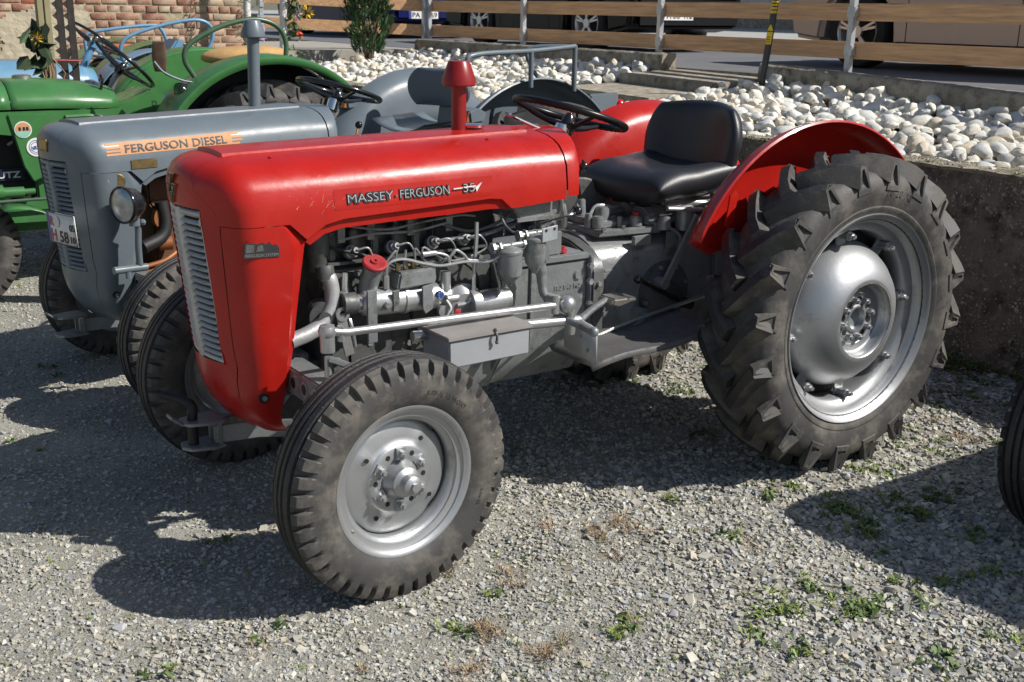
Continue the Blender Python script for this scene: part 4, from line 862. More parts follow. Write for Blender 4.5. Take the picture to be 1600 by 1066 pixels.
def green_tractor():
    """round-nosed green tractor, in world coordinates, then re-based"""
    root = empty('tractor'); tag(root, 'green tractor with tan seat cushion and round stickers at the left edge', 'tractor')
    yc = 3.90
    # bonnet: crowned lid with a side crease, front and rear halves
    def lid(x0, x1, name, tail):
        xs = np.linspace(x0, x1, 16); G = []
        for x in xs:
            t = max(0, (x-.12)/.43); k = 1-.30*max(0, t)**2.2 if tail else 1; hw = .30*(1-.22*max(0, t)**3 if tail else 1)
            row = []
            for a in np.linspace(-1, 1, 21):
                y = hw*a; z = 1.035 + (.15*(1-abs(a)**2.6)**.6)*(k if k > 0 else 0)
                row.append((x, yc+y, z-(.015*t if tail else 0)))
            G.append(row)
        return MB().grid(G).build(name, GREEN, root, solid=.004, sharp=60)
    lid(-.75, -.085, 'bonnet_front', False); lid(-.080, .52, 'bonnet_rear', True)
    b = MB()
    for s in (-1, 1): b.prism([(-.75, 1.03), (.52, 1.02), (.60, .93), (.62, .80), (-.75, .98)], yc+s*.285, yc+s*.292)
    b.build('bonnet_side', GREEN, root)
    MB().prism([(-.11, 1.012), (.10, 1.01), (.19, .92), (.16, .70), (-.005, .63), (-.05, .72)], yc-.305, yc-.28).build('side_panel', GREEN, root, bevel=.006)
    MB().tube([(.20, yc-.30, .985), (.36, yc-.30, .985), (.44, yc-.30, .95), (.44, yc-.30, .90)], .012, 8).build('side_handle', GREEN, root)
    for px, pz, m1, m2, s_ in ((-.035, .925, mat('orange_sticker', (.55, .27, .14), .5), mat('mint_sticker', (.25, .50, .38), .5), ''), (.025, .825, WHITE, BLUEP, 'NRW')):
        r_ = .046 if not s_ else .052; y = yc-.307
        MB().lathe([(0, .002), (r_, .002), (r_, 0)], o=(px, y, pz), axis=(0, -1, 0), n=36, cap=False).build('round_sticker', m1 if s_ else WHITE, root, smooth=False)
        if not s_:
            MB().prism([(px+(r_-.005)*math.cos(a), pz+(r_-.005)*math.sin(a)) for a in np.linspace(-.15, PI+.15, 20)], y-.0025, y-.0035).build('sticker_print', m1, root, smooth=False)
            MB().prism([(px+(r_-.005)*math.cos(a), pz+(r_-.005)*math.sin(a)) for a in np.linspace(PI+.2, 2*PI-.2, 20)], y-.0025, y-.0035).build('sticker_print', m2, root, smooth=False)
            q = MB()
            for dx in (-.018, .004, .022): q.lathe([(0, .0012), (.0075, .0012)], o=(px+dx, y-.0035, pz+.002), axis=(0, -1, 0), n=12, cap=False).obox((px+dx, y-.0042, pz+.011), (.012, .001, .008))
            q.build('sticker_tractors', INK, root, smooth=False)
        else:
            MB().lathe([(.040, .0008), (.037, .0008)], o=(px, y-.002, pz), axis=(0, -1, 0), n=30, cap=False).lathe([(.030, .0008), (.0275, .0008)], o=(px, y-.002, pz), axis=(0, -1, 0), n=30, cap=False).build('sticker_rings', m2, root, smooth=False)
            MB().obox((px, y-.003, pz), (.066, .001, .020), (0, -.15, 0)).build('sticker_print', WHITE, root, smooth=False)
            text_on('NRW', .026, lambda u, v, w_: (px-.027+u, y-.0040-w_, pz-.010+v+.15*(u-.027)), m2, 'sticker_letters', root, .0004, fit=.054, bold=.001)
    MB().lathe([(0, .03), (.04, .03), (.052, .026), (.054, .012), (.04, .0)], o=(.055, 3.93, 1.175), n=26, cap=False).build('filler_cap', STEEL, root)
    # engine, frame
    MB().box(-.75, .05, yc-.20, yc+.20, .45, 1.0).build('engine_block', DARK, root, bevel=.01)
    MB().tube([(-.13, yc-.27, .98), (-.09, yc-.28, .94), (-.085, yc-.28, .87), (-.12, yc-.28, .84)], .009, 8).build('black_cable', BLKM, root)
    MB().box(-.30, -.03, yc-.215, yc-.19, .635, .70).build('engine_plate', mat('dark_navy_plate', (.012, .018, .04), .4), root)
    text_on('DEUTZ', .050, lambda u, v, w_: (-.255+u, yc-.2165-w_, .650+v), WHITE, 'engine_letters', root, .0004, fit=.20, bold=.001)
    MB().prism([(-.05, .95), (.60, .95), (.75, .62), (.70, .36), (-.75, .40), (-.75, .50), (.02, .52), (.02, .70)], yc-.24, yc+.24).build('gearbox', GREEN, root, bevel=.012)
    MB().cyl((-.55, yc-.28, .585), (-.06, yc-.28, .575), .03, n=14).cyl((-.20, yc-.28, .58), (-.17, yc-.28, .58), .042, n=14).cyl((-.06, yc-.28, .575), (-.0, yc-.28, .575), .018, n=10).build('steering_box', GREEN, root)
    MB().cyl((-.75, yc-.31, .53), (.9, yc-.31, .535), .010, n=10).build('side_rod', GREEND, root)
    MB().box(-.75, .8, yc-.17, yc+.17, .33, .40).build('frame', GREEN, root, bevel=.01)
    MB().grid([[(-.20+.33*math.sin(t)*1.0, y, .17+.46*math.cos(t)*.86) for y in (3.10, 3.20, 3.30)] for t in np.linspace(-.2, 1.45, 10)]).build('front_mudguard', GREEN, root, solid=.006)
    MB().cyl((-.54, yc-.6, .35), (-.54, yc+.6, .35), .03, n=12).build('front_axle', GREEN, root)
    for s in (-1, 1): front_wheel(root, (-.52, yc+s*.60, .345), 0 if s < 0 else PI, GREEN, RUB, lettering=False, Rt=.35)
    # rear
    for s in (-1, 1): rear_wheel(root, (1.32, yc+s*.56, .60), 0 if s < 0 else PI, GREEN, RUB, lettering=False, dr=-1 if s < 0 else 1)
    for s in (-1, 1):
        G = []
        for a in np.linspace(R(8), R(150), 34):
            r_ = .70; x = 1.30+r_*math.cos(a)*1.06; z = .63+r_*math.sin(a)
            xi = 1.30+(r_-.03)*math.cos(a)*1.06; zi = .63+(r_-.03)*math.sin(a)
            G.append([(xi, yc+s*.735, zi-.02), (x, yc+s*.73, z-.012), (x, yc+s*.70, z), (x, yc+s*.50, z+.002), (x, yc+s*.42, z-.01)])
        MB().grid(G).build('fender', GREEN, root, solid=.006, sharp=60)
        poly = [(1.30+.69*math.cos(a)*1.06, .63+.69*math.sin(a)) for a in np.linspace(R(8), R(150), 26)] + [(.85, .72), (1.9, .55)]
        MB().prism(poly, yc+s*.40, yc+s*.41).build('fender_inner_plate', BLKM if s < 0 else GREEN, root, smooth=False)  # near plate coloured black for the shade under the fender, far one green
    MB().prism([(.42, 1.04), (.60, 1.06), (.74, 1.12), (.86, 1.06), (.98, .80), (.70, .60), (.50, .70)], yc-.18, yc+.16).build('dash_console', GREEN, root, bevel=.015)
    text_on('D', .045, lambda u, v, w_: (.735+u, yc-.1815-w_, 1.02+v), INK, 'console_letter', root, .0004)
    MB().prism([(.62, .70), (1.75, .70), (1.75, .98), (1.35, 1.16), (1.05, 1.10), (.80, .88)], yc-.39, yc+.39).build('rear_body', GREEN, root, bevel=.02)
    steering_wheel(root, (.625, 3.83, 1.265), .20, R(43), BLACK, BLACK, nsp=3, rr=.0115, col_to=(.50, 3.85, 1.05), ph=.6)
    MB().lathe([(0, .035), (.05, .03), (.08, .012), (.085, 0)], o=(.46, 3.86, 1.12), axis=(.6, -.2, 1), n=26, cap=False).build('instrument_bezel', CHROME, root)
    MB().tube([(.44, 3.72, 1.12), (.45, 3.71, 1.17), (.44, 3.70, 1.21)], .008, 6).obox((.445, 3.705, 1.18), (.03, .01, .014)).build('ignition_lever', BLKM, root)
    def cush(u, v): return (1.36+u*.28*(1-.25*v*v), 3.78+v*.18*(1-.5*u*u)**.5, 1.315+.012*u-.012*u*u), (0, 0, 1)
    MB_ = pillow(cush, .095, 20, 18, 4); cu = MB_.build('seat_cushion', TAN, root, sharp=80)
    MB().tube([(.86, 3.30, 1.21), (.81, 3.30, 1.30), (.83, 3.30, 1.38), (.95, 3.30, 1.455), (1.10, 3.30, 1.51), (1.26, 3.30, 1.53), (1.38, 3.30, 1.49), (1.43, 3.30, 1.40), (1.42, 3.30, 1.27)], .015, 10).build('grab_rail', GREEND, root)
    def mir(u, v): return (.665+u*.034*(1-.25*v*v), 3.30-.02*u, 1.325+v*.082), (-.9, -.45, 0)
    pillow(mir, .025, 14, 14, 2).build('mirror', mat('rusty_mirror_back', (.11, .065, .04), .6, metal=.2, var=.3, vs=20), root, sharp=80)
    MB().tube([(.63, 3.29, 1.30), (.68, 3.285, 1.24), (.78, 3.29, 1.195), (.86, 3.30, 1.18)], .007, 8).build('mirror_arm', CHROME, root)
    MB().lathe([(0, -.08), (.03, -.07), (.05, -.02), (.052, .0), (.048, .01), (0, .012)], o=(.77, 3.31, 1.13), axis=(-1, -.2, -.05), n=26, cap=False).build('work_lamp', BLACK, root)
    MB().cyl((.80, 3.31, 1.13), (.88, 3.31, 1.16), .02, n=10).build('lamp_stalk', BLKM, root)
    MB().add([(.74, 3.55, 1.06), (.86, 3.48, 1.075), (.90, 3.58, 1.12), (.80, 3.64, 1.10)], [(0, 1, 2, 3)]).build('paper_sheet', mat('pale_lilac_paper', (.60, .58, .72), .8), root, solid=.0015)
    MB().cyl((.80, 3.56, .98), (.80, 3.56, 1.05), .05, n=16).sphere((.70, 3.5, 1.01), .02, 10).build('hydraulic_levers', BLKM, root)
    to_base(root, (-.52, yc, 0)); return root

def blue_tractor():
    root = empty('tractor'); tag(root, 'light blue tractor with tubular rails in front of the brick wall', 'tractor'); yc = 6.0
    G = []
    for x in np.linspace(-.35, .98, 16):
        t = max(0, (x-.5)/.48); row = []
        for a in np.linspace(-1, 1, 15):
            row.append((x, yc+.27*a*(1-.1*t), .98+(.21*(1-abs(a)**3)**.6)*(1-.30*t*t)))
        G.append(row)
    MB().grid(G).build('bonnet', BLUE, root, solid=.005, sharp=60)
    MB().box(-.3, .95, yc-.255, yc+.255, .55, .985).build('engine_cover', BLUED, root, bevel=.02)
    MB().box(-.1, 2.0, yc-.18, yc+.18, .45, .75).build('gearbox', BLUED, root, bevel=.03)
    MB().tube([(.88, yc, 1.0), (.95, yc, 1.16), (1.02, yc, 1.29)], [.035, .03, .026], 12).obox((1.03, yc, 1.30), (.08, .08, .05), (0, .4, 0)).build('steering_column', BLUED, root)
    steering_wheel(root, (1.05, yc, 1.345), .22, R(35), BLACK, BLACK, nsp=3, rr=.011, col_to=(1.0, yc, 1.25), ph=.2)
    for s in (-1, 1):
        rear_wheel(root, (1.75, yc+s*.60, .58), 0 if s < 0 else PI, BLUED, RUB, lettering=False, dr=-1 if s < 0 else 1)
        front_wheel(root, (-.05, yc+s*.58, .345), 0 if s < 0 else PI, BLUED, RUB, lettering=False, Rt=.35)
        G = [[(1.72+.70*math.cos(a), yc+s*y, .56+.68*math.sin(a)) for y in (.74, .73, .40, .37)] for a in np.linspace(R(5), R(165), 28)]
        MB().grid(G).build('fender', BLUE, root, solid=.006)
        x0 = 1.08 if s < 0 else 1.12
    MB().tube([(1.10, 5.42, 1.16), (1.06, 5.42, 1.27), (1.12, 5.42, 1.37), (1.36, 5.42, 1.45), (1.62, 5.42, 1.495), (1.74, 5.42, 1.46), (1.76, 5.42, 1.36), (1.68, 5.42, 1.21)], .014, 10).build('grab_rail', BLUE, root)
    MB().tube([(1.10, 6.5, 1.22), (1.10, 6.5, 1.33), (1.18, 6.5, 1.385), (1.63, 6.5, 1.435), (1.72, 6.5, 1.40), (1.77, 6.5, 1.28)], .014, 10).build('grab_rail', BLUE, root)
    MB().tube([(1.15, 5.5, 1.17), (1.6, 5.5, 1.21), (1.9, 5.5, 1.22)], .013, 8).tube([(1.12, 6.4, 1.2), (1.2, 6.0, 1.19), (1.22, 5.5, 1.18)], .012, 8).tube([(1.02, 5.9, 1.26), (1.12, 5.8, 1.19), (1.26, 5.7, 1.13)], .012, 8).build('side_frame', BLUE, root)
    MB().prism([(1.50, 1.16), (1.62, 1.14), (1.70, 1.33), (1.64, 1.345)], yc-.13, yc+.15).build('seat_backrest', BLUE, root, bevel=.015)
    MB().prism([(1.18, 1.12), (1.60, 1.10), (1.60, 1.16), (1.18, 1.15)], yc-.2, yc+.2).build('seat_base', BLUED, root, bevel=.01)
    to_base(root, (-.05, yc, 0)); return root

def far_green_tractor():
    root = empty('tractor'); tag(root, 'dark green tractor half hidden between the blue tractor and the brick wall', 'tractor'); yc = 7.75
    MB().prism([(.3, .6), (1.5, .6), (1.55, 1.02), (1.2, 1.10), (.3, 1.12)], yc-.3, yc+.3).build('bonnet', GREEN, root, bevel=.05)
    for s in (-1, 1):
        MB().grid([[(1.95+.72*math.cos(a), yc+s*y, .62+.66*math.sin(a)) for y in (.70, .69, .36, .34)] for a in np.linspace(R(5), R(165), 26)]).build('fender', GREEN, root, solid=.006)
        rear_wheel(root, (1.95, yc+s*.56, .58), 0 if s < 0 else PI, GREEN, RUB, lettering=False, dr=-1 if s < 0 else 1)
        front_wheel(root, (.45, yc+s*.55, .345), 0 if s < 0 else PI, GREEN, RUB, lettering=False, Rt=.35)
    MB().tube([(1.15, yc, 1.0), (1.3, yc, 1.2)], .02, 8).build('steering_column', BLKM, root)
    MB().prism([(1.55, .95), (1.9, .95), (2.0, 1.25), (1.94, 1.26), (1.85, 1.02), (1.55, 1.02)], yc-.2, yc+.2).build('seat', BLKM, root, bevel=.02)
    to_base(root, (.45, yc, 0)); return root

def invented_cart():  # cart body is invented and out of view, shaped to cast the shadow
    root = empty('invented_cart'); tag(root, 'invented unseen cart added for its shadow, only its dark front tyre in view at the right edge', 'cart')
    front_wheel(root, (2.03, -1.46, .352), 0, STEEL, RUBD, lettering=False, Rt=.362)
    front_wheel(root, (2.03, -2.95, .352), PI, STEEL, RUBD, lettering=False, Rt=.362)
    MB().bar((2.03, -1.56, .352), (2.03, -2.85, .352), .08, .08).build('axle', STEEL, root)
    MB().box(2.02, 3.25, -2.95, -1.62, .62, .70).build('deck', WOOD, root, bevel=.005)
    b = MB()
    for x in (2.02, 3.23): b.box(x-.02, x+.02, -2.95, -1.62, .70, .88)
    for y in (-2.95, -1.62): b.box(2.04, 3.21, y-.02, y+.02, .70, .88)
    b.build('side_boards', WOOD, root)
    MB().box(2.1, 3.1, -2.4, -2.1, .42, .62).cyl((3.0, -1.66, .32), (3.0, -2.9, .32), .04, n=10).build('chassis', STEEL, root)
    for y in (-1.60, -2.97): MB().lathe([(.30, -.05), (.32, 0), (.30, .05), (.10, .05), (.08, .0), (.10, -.05)], o=(3.0, y, .32), axis=(0, 1, 0), n=30).build('rear_wheel', RUBD, root)
    to_base(root, (2.1, -2.1, 0)); return root
red_tractor(); grey_tractor(); green_tractor(); blue_tractor(); far_green_tractor(); invented_cart()
# ---------------------------------------------------------------- ground, terrace, walls
GROUND = mat('gravel_ground', (.29, .28, .235), .95, var=.25, vs=2.6, bump=.008, bs=170, fleck=((.48, .47, .42), 210, .56), dirt=((.17, .165, .14), .5, 75))
CONC = mat('weathered_concrete', (.36, .32, .25), .9, var=.25, vs=4, bump=.012, bs=55, dirt=((.15, .12, .08), .46, 12))
WALLM = mat('dark_pebbly_concrete', (.25, .215, .165), .95, var=.35, vs=5, bump=.03, bs=38, dirt=((.065, .056, .04), .46, 9))
TOPM = mat('mossy_wall_top', (.30, .27, .20), .95, var=.25, vs=8, bump=.01, bs=50, dirt=((.07, .065, .02), .46, 10))
ASPH = mat('asphalt', (.135, .138, .145), .9, var=.12, vs=3, bump=.003, bs=150)
PALEC = mat('pale_paving', (.36, .36, .34), .9, var=.08, vs=1.5)
def wob(x, y, z=0., s=1.): return noise.noise(Vector((x*s, y*s, z*s)))
def kerb_top(y): return 1.10 + .036*max(-1.5, min(4.2, y))
def bed_z(x, y): return .875 + (x-3.5)/1.95*(kerb_top(y)-.125-.875)
N = 60
gx = [-60, -30, -12, -6] + list(np.linspace(-4, 3.43, 40)) + [3.6, 12, 60, 120]; gy = [-60, -20, -8] + list(np.linspace(-5, 9, 60)) + [12, 30, 120]
g = MB().grid([[(x, y, (.012*wob(x, y, 0, 1.3)+.006*wob(x, y, 3, 4)) if (-4 < x < 3.43 and -5 < y < 9) else 0) for y in gy] for x in gx])
tag(g.build('ground', GROUND, sharp=80), kind='structure')
# retaining wall
rw = MB(); ys = np.linspace(-6, 9.08, 240); zs = np.linspace(-.05, .90, 14)
rw.grid([[(3.41+.016*wob(y, z, 0, 6)+.012*wob(y, z, 5, 17), y, z) for z in zs] + [(3.405+.02*wob(y, 0, 9, 7), y, .918+.018*wob(y, 2, 0, 5)+.008*wob(y, 5, 0, 21))] + [(x, y, .925+.016*wob(y, x, 0, 6)) for x in (3.46, 3.52, 3.58)] + [(3.60, y, .80)] for y in ys])
W_ = rw.build('retaining_wall', WALLM, sharp=70); W_.data.materials.append(TOPM); tag(W_, kind='structure')
for p in W_.data.polygons:
    if p.center.z > .875: p.material_index = 1
tag(MB().grid([[(x, y, bed_z(x, y)-.05) for y in np.linspace(-6, 9.9, 50)] for x in np.linspace(3.56, 5.62, 8)]).build('terrace_soil', mat('terrace_soil', (.10, .085, .065), .95, var=.3, vs=8)), kind='structure')
# kerbs, path between them, pad
def kerb(y0, y1):
    b = MB(); n = int((y1-y0)/.06); G = []
    for y in np.linspace(y0, y1, n):
        t = kerb_top(y); j = lambda s: .010*wob(y, s, 0, 9)+.006*wob(y, s, 4, 30)
        G.append([(5.44+j(1), y, t-.35), (5.435+j(2), y, t-.10), (5.44+j(3), y, t-.02+j(7)), (5.46+j(4), y, t+j(5)), (5.53, y, t+.004+j(6)), (5.60, y, t+j(8)), (5.62, y, t-.35)])
    b.grid(G); b.add(G[0], [tuple(range(7))]); b.add(G[-1], [tuple(range(7))[::-1]]); return b.build('kerb', CONC, sharp=60)
tag(kerb(-6, 3.28), kind='structure'); tag(kerb(4.42, 8.75), kind='structure')
b = MB()
for x0, x1, z0, z1 in ((3.60, 4.30, .905, .925), (4.30, 4.95, .985, 1.0), (4.95, 5.63, 1.075, 1.10)):
    b.add([(x0, 3.28, z0), (x1, 3.28, z1), (x1, 4.42, z1+.02), (x0, 4.42, z0+.02), (x0, 3.28, .7), (x1, 3.28, .7), (x1, 4.42, .7), (x0, 4.42, .7)], [(0, 1, 2, 3), (4, 7, 6, 5), (0, 4, 5, 1), (1, 5, 6, 2), (2, 6, 7, 3), (3, 7, 4, 0)])
tag(b.build('path', CONC, bevel=.01), kind='structure')
b = MB().prism([(3.46, 8.75), (4.5, 8.95), (5.45, 8.72), (5.64, 8.76), (5.64, 12), (3.46, 12)], .8, 1.125, 'xy'); tag(b.build('pavement', mat('pale_concrete_pad', (.33, .31, .27), .9, var=.12, vs=4, bump=.003, bs=60)), kind='structure')
tag(MB().add([(5.64, -8, 1.13), (13, -8, 1.13), (13, 60, 1.13), (5.64, 60, 1.13)], [(0, 1, 2, 3)]).build('road', ASPH, solid=.0), kind='structure')
tag(MB().add([(5.64, -8, -.1), (5.64, 60, -.1), (5.64, 60, 1.13), (5.64, -8, 1.13)], [(0, 1, 2, 3)]).build('road_edge', CONC), kind='structure')
tag(MB().add([(13, -8, 1.134), (60, -8, 1.134), (60, 90, 1.134), (13, 90, 1.134)], [(0, 1, 2, 3)]).build('pavement', PALEC), kind='structure')
# far pale building
hb = empty('building', (24, 20, 1.13)); tag(hb, 'long pale building across the road behind the cars', 'building')
q = MB().box(0, 6, -30, 30, 0, 5).build('wall', mat('pale_render', (.55, .54, .50), .9), hb); MB().box(-.05, 0, -30, 30, 0, .5).build('plinth', CONC, hb)
for i in range(9): MB().box(-.02, .02, -24+i*6, -22.6+i*6, 1.6, 3.0).build('window', DARK, hb)
MB().prism([(-.4, 5), (6.4, 5), (3, 6.5)], -30.3, 30.3).build('roof', mat('roof_tiles', (.25, .10, .06), .8), hb)
hp = empty('building', (15.2, 25.3, 1.13)); tag(hp, 'pink rendered gable seen between the blue car and the black car', 'building')
MB().box(0, 3, -.7, .7, 0, 3).build('wall', mat('pink_render', (.42, .20, .17), .9), hp); MB().box(-.02, 0, -.2, .2, 1.7, 2.5).build('window', DARK, hp); MB().prism([(-.3, 3), (3.3, 3), (1.5, 4)], -.9, .9).build('roof', CONC, hp)

# ---------------------------------------------------------------- brick wall
bw = empty('brick_wall', (-1, 9.1, 0)); tag(bw, 'old red brick wall with crumbling plaster behind the tractors', 'wall')
MORT = mat('sandy_mortar', (.40, .33, .22), .95, var=.2, vs=6, bump=.012, bs=30, dirt=((.30, .24, .16), .5, 14))
BR = [mat('brick_red', (.29, .125, .085), .88, var=.3, vs=9, bump=.006, bs=50, dirt=((.36, .28, .20), .47, 11)), mat('brick_pale', (.36, .20, .14), .85, var=.25, vs=7, bump=.005, bs=60, dirt=((.42, .35, .26), .45, 9)),
      mat('brick_buff', (.38, .29, .20), .88, var=.2, vs=7, bump=.006, bs=60, dirt=((.46, .38, .28), .5, 9)), mat('brick_orange', (.36, .12, .06), .85, var=.25, vs=7, bump=.005, bs=60)]
def brick_mesh(m, w_, seed):
    rnd = random.Random(seed); b = MB(); xs = [-w_/2, -w_/2+.007, w_/2-.007, w_/2]; zs = [-.032, -.0265, .0265, .032]
    G = [[(x+rnd.uniform(-.004, .004), -.027 + (.006 if (i in (0, 3) or j in (0, 3)) else 0) + rnd.uniform(-.003, .003), z+rnd.uniform(-.003, .003)) for j, z in enumerate(zs)] for i, x in enumerate(xs)]
    b.grid(G); R_ = [G[i][0] for i in range(4)] + [G[3][j] for j in range(1, 4)] + [G[i][3] for i in (2, 1, 0)] + [G[0][j] for j in (2, 1)]
    k = len(R_); b.add(R_ + [(x, .02, z) for x, y, z in R_], [(i, (i+1) % k, k+(i+1) % k, k+i) for i in range(k)]); o = b.build('brick', m, None, sharp=60); me = o.data; bpy.data.objects.remove(o); return me
BM = {(l, c): [brick_mesh(BR[c], l, 100*c+i+int(l*1000)) for i in range(3)] for l in (.245, .118) for c in range(4)}
MB().box(-11, 4.46, -.017, .40, 0, 3.6).build('mortar_core', MORT, bw)
rnd = random.Random(11); cnt = 0; rest = MB(); BST = []
def plaster(x, z):      # the left part keeps its plaster, and patches of it elsewhere
    v = wob(x*1.0, z*1.4, 3.3, 1.7)
    return (x < 1.50 and v > -.15) or v > .60
row = 0
for z in np.arange(.62, 3.55, .0775):
    row += 1; x = -4.6 + (0 if row % 2 else .0655); head = row % 2
    while x < 4.40:
        l = .118 if head else .245
        if rnd.random() < .05: l = .118 if l == .245 else .245
        xc = x + l/2
        if not plaster(xc-1, z) and rnd.random() > .03:
            c = rnd.choices([0, 1, 2, 3], [5, 4, 3, .7])[0] if xc > 2.9+.0 else rnd.choices([0, 1, 2, 3], [8, 3, 1.2, .3])[0]
            vis = (z > .9 and z < 1.85 and xc > 1.7)
            if vis and cnt < 300:
                o = bpy.data.objects.new('brick', rnd.choice(BM[(l, c)])); COL.objects.link(o); o.parent = bw; o.location = (xc, rnd.uniform(-.004, .006), z); o.rotation_euler = (0, rnd.uniform(-.012, .012), rnd.uniform(-.01, .01)); cnt += 1
            else:
                rest.box(xc-l/2+.004, xc+l/2-.004, -.028, .0, z-.031, z+.031)
        x += l + .0135
tag(rest.build('far_bricks', BR[0], bw), kind='stuff')
G = []; pl = MB()
def pd(x, z): return -.030-.012*wob(x, z, 0, 5)-.007*wob(x, z, 2, 14)-.004*wob(x, z, 3, 40)
def pfill(x0, x1, z0, z1, c, edge=True):
    for x in np.arange(x0, x1, c):
        for z in np.arange(z0, z1, c):
            if plaster(x-1+.03*wob(x, z, 1, 30), z+.03*wob(x, z, 6, 30)):
                pl.add([(x, pd(x, z), z), (x+c, pd(x+c, z), z), (x+c, pd(x+c, z+c), z+c), (x, pd(x, z+c), z+c)], [(0, 1, 2, 3)])
pfill(-4.6, 1.5, .6, 3.5, .06); pfill(1.5, 4.46, .6, .9, .06); pfill(1.5, 4.46, .9, 1.9, .016); pfill(1.5, 4.46, 1.9, 3.5, .06)
pl.build('plaster', mat('old_plaster', (.46, .40, .29), .95, var=.15, vs=4, bump=.010, bs=26, dirt=((.34, .28, .19), .52, 8)), bw, sharp=80)

# ---------------------------------------------------------------- fence
def fence(P, label, z0=(1.285, 1.56, 1.84), hh=.125, rise=0.):
    f = empty('fence', (P[0][0], P[0][1], kerb_top(P[0][1]))); tag(f, label, 'fence'); O = Vector(f.location)
    for i, (x, y) in enumerate(P):
        b = MB(); zb = kerb_top(y)-.03-O.z; X, Y = x-O.x, y-O.y
        b.box(X-.022, X+.022, Y-.022, Y-.018, zb, 2.15-O.z).box(X-.022, X-.018, Y-.018, Y+.022, zb, 2.15-O.z).box(X-.018, X+.022, Y+.018, Y+.022, zb, 2.15-O.z).build('post', GALV, f)
        for z in z0:
            MB().box(X-.024, X+.024, Y-.036, Y+.036, z+.025-O.z, z+.10-O.z).build('bracket', GALV, f, bevel=.002)
    for (xa, ya), (xb, yb) in zip(P, P[1:]):
        for z in z0:
            d = Vector((xb-xa, yb-ya, 0)); L_ = d.length; d.normalize(); n_ = Vector((d.y, -d.x, 0))
            if n_.x < 0: n_ = -n_
            p0 = Vector((xa-O.x, ya-O.y, z+hh/2-O.z)) + n_*.042 + d*.004; p1 = p0 + d*(L_-.008) + Vector((0, 0, rise))
            MB().bar(p0, p1, .030, hh, side=n_).build('plank', WOOD, f, bevel=.003)
    return f
fence([(5.60, -3.83), (5.60, -1.71), (5.60, .41), (5.60, 2.53), (5.60, 4.65), (5.60, 6.77), (5.60, 8.69)], 'long plank fence on galvanised posts beside the parked cars', )
fence([(5.56, 8.74), (3.85, 9.50)], 'short sunlit plank fence beside the flower garlands', rise=.07)

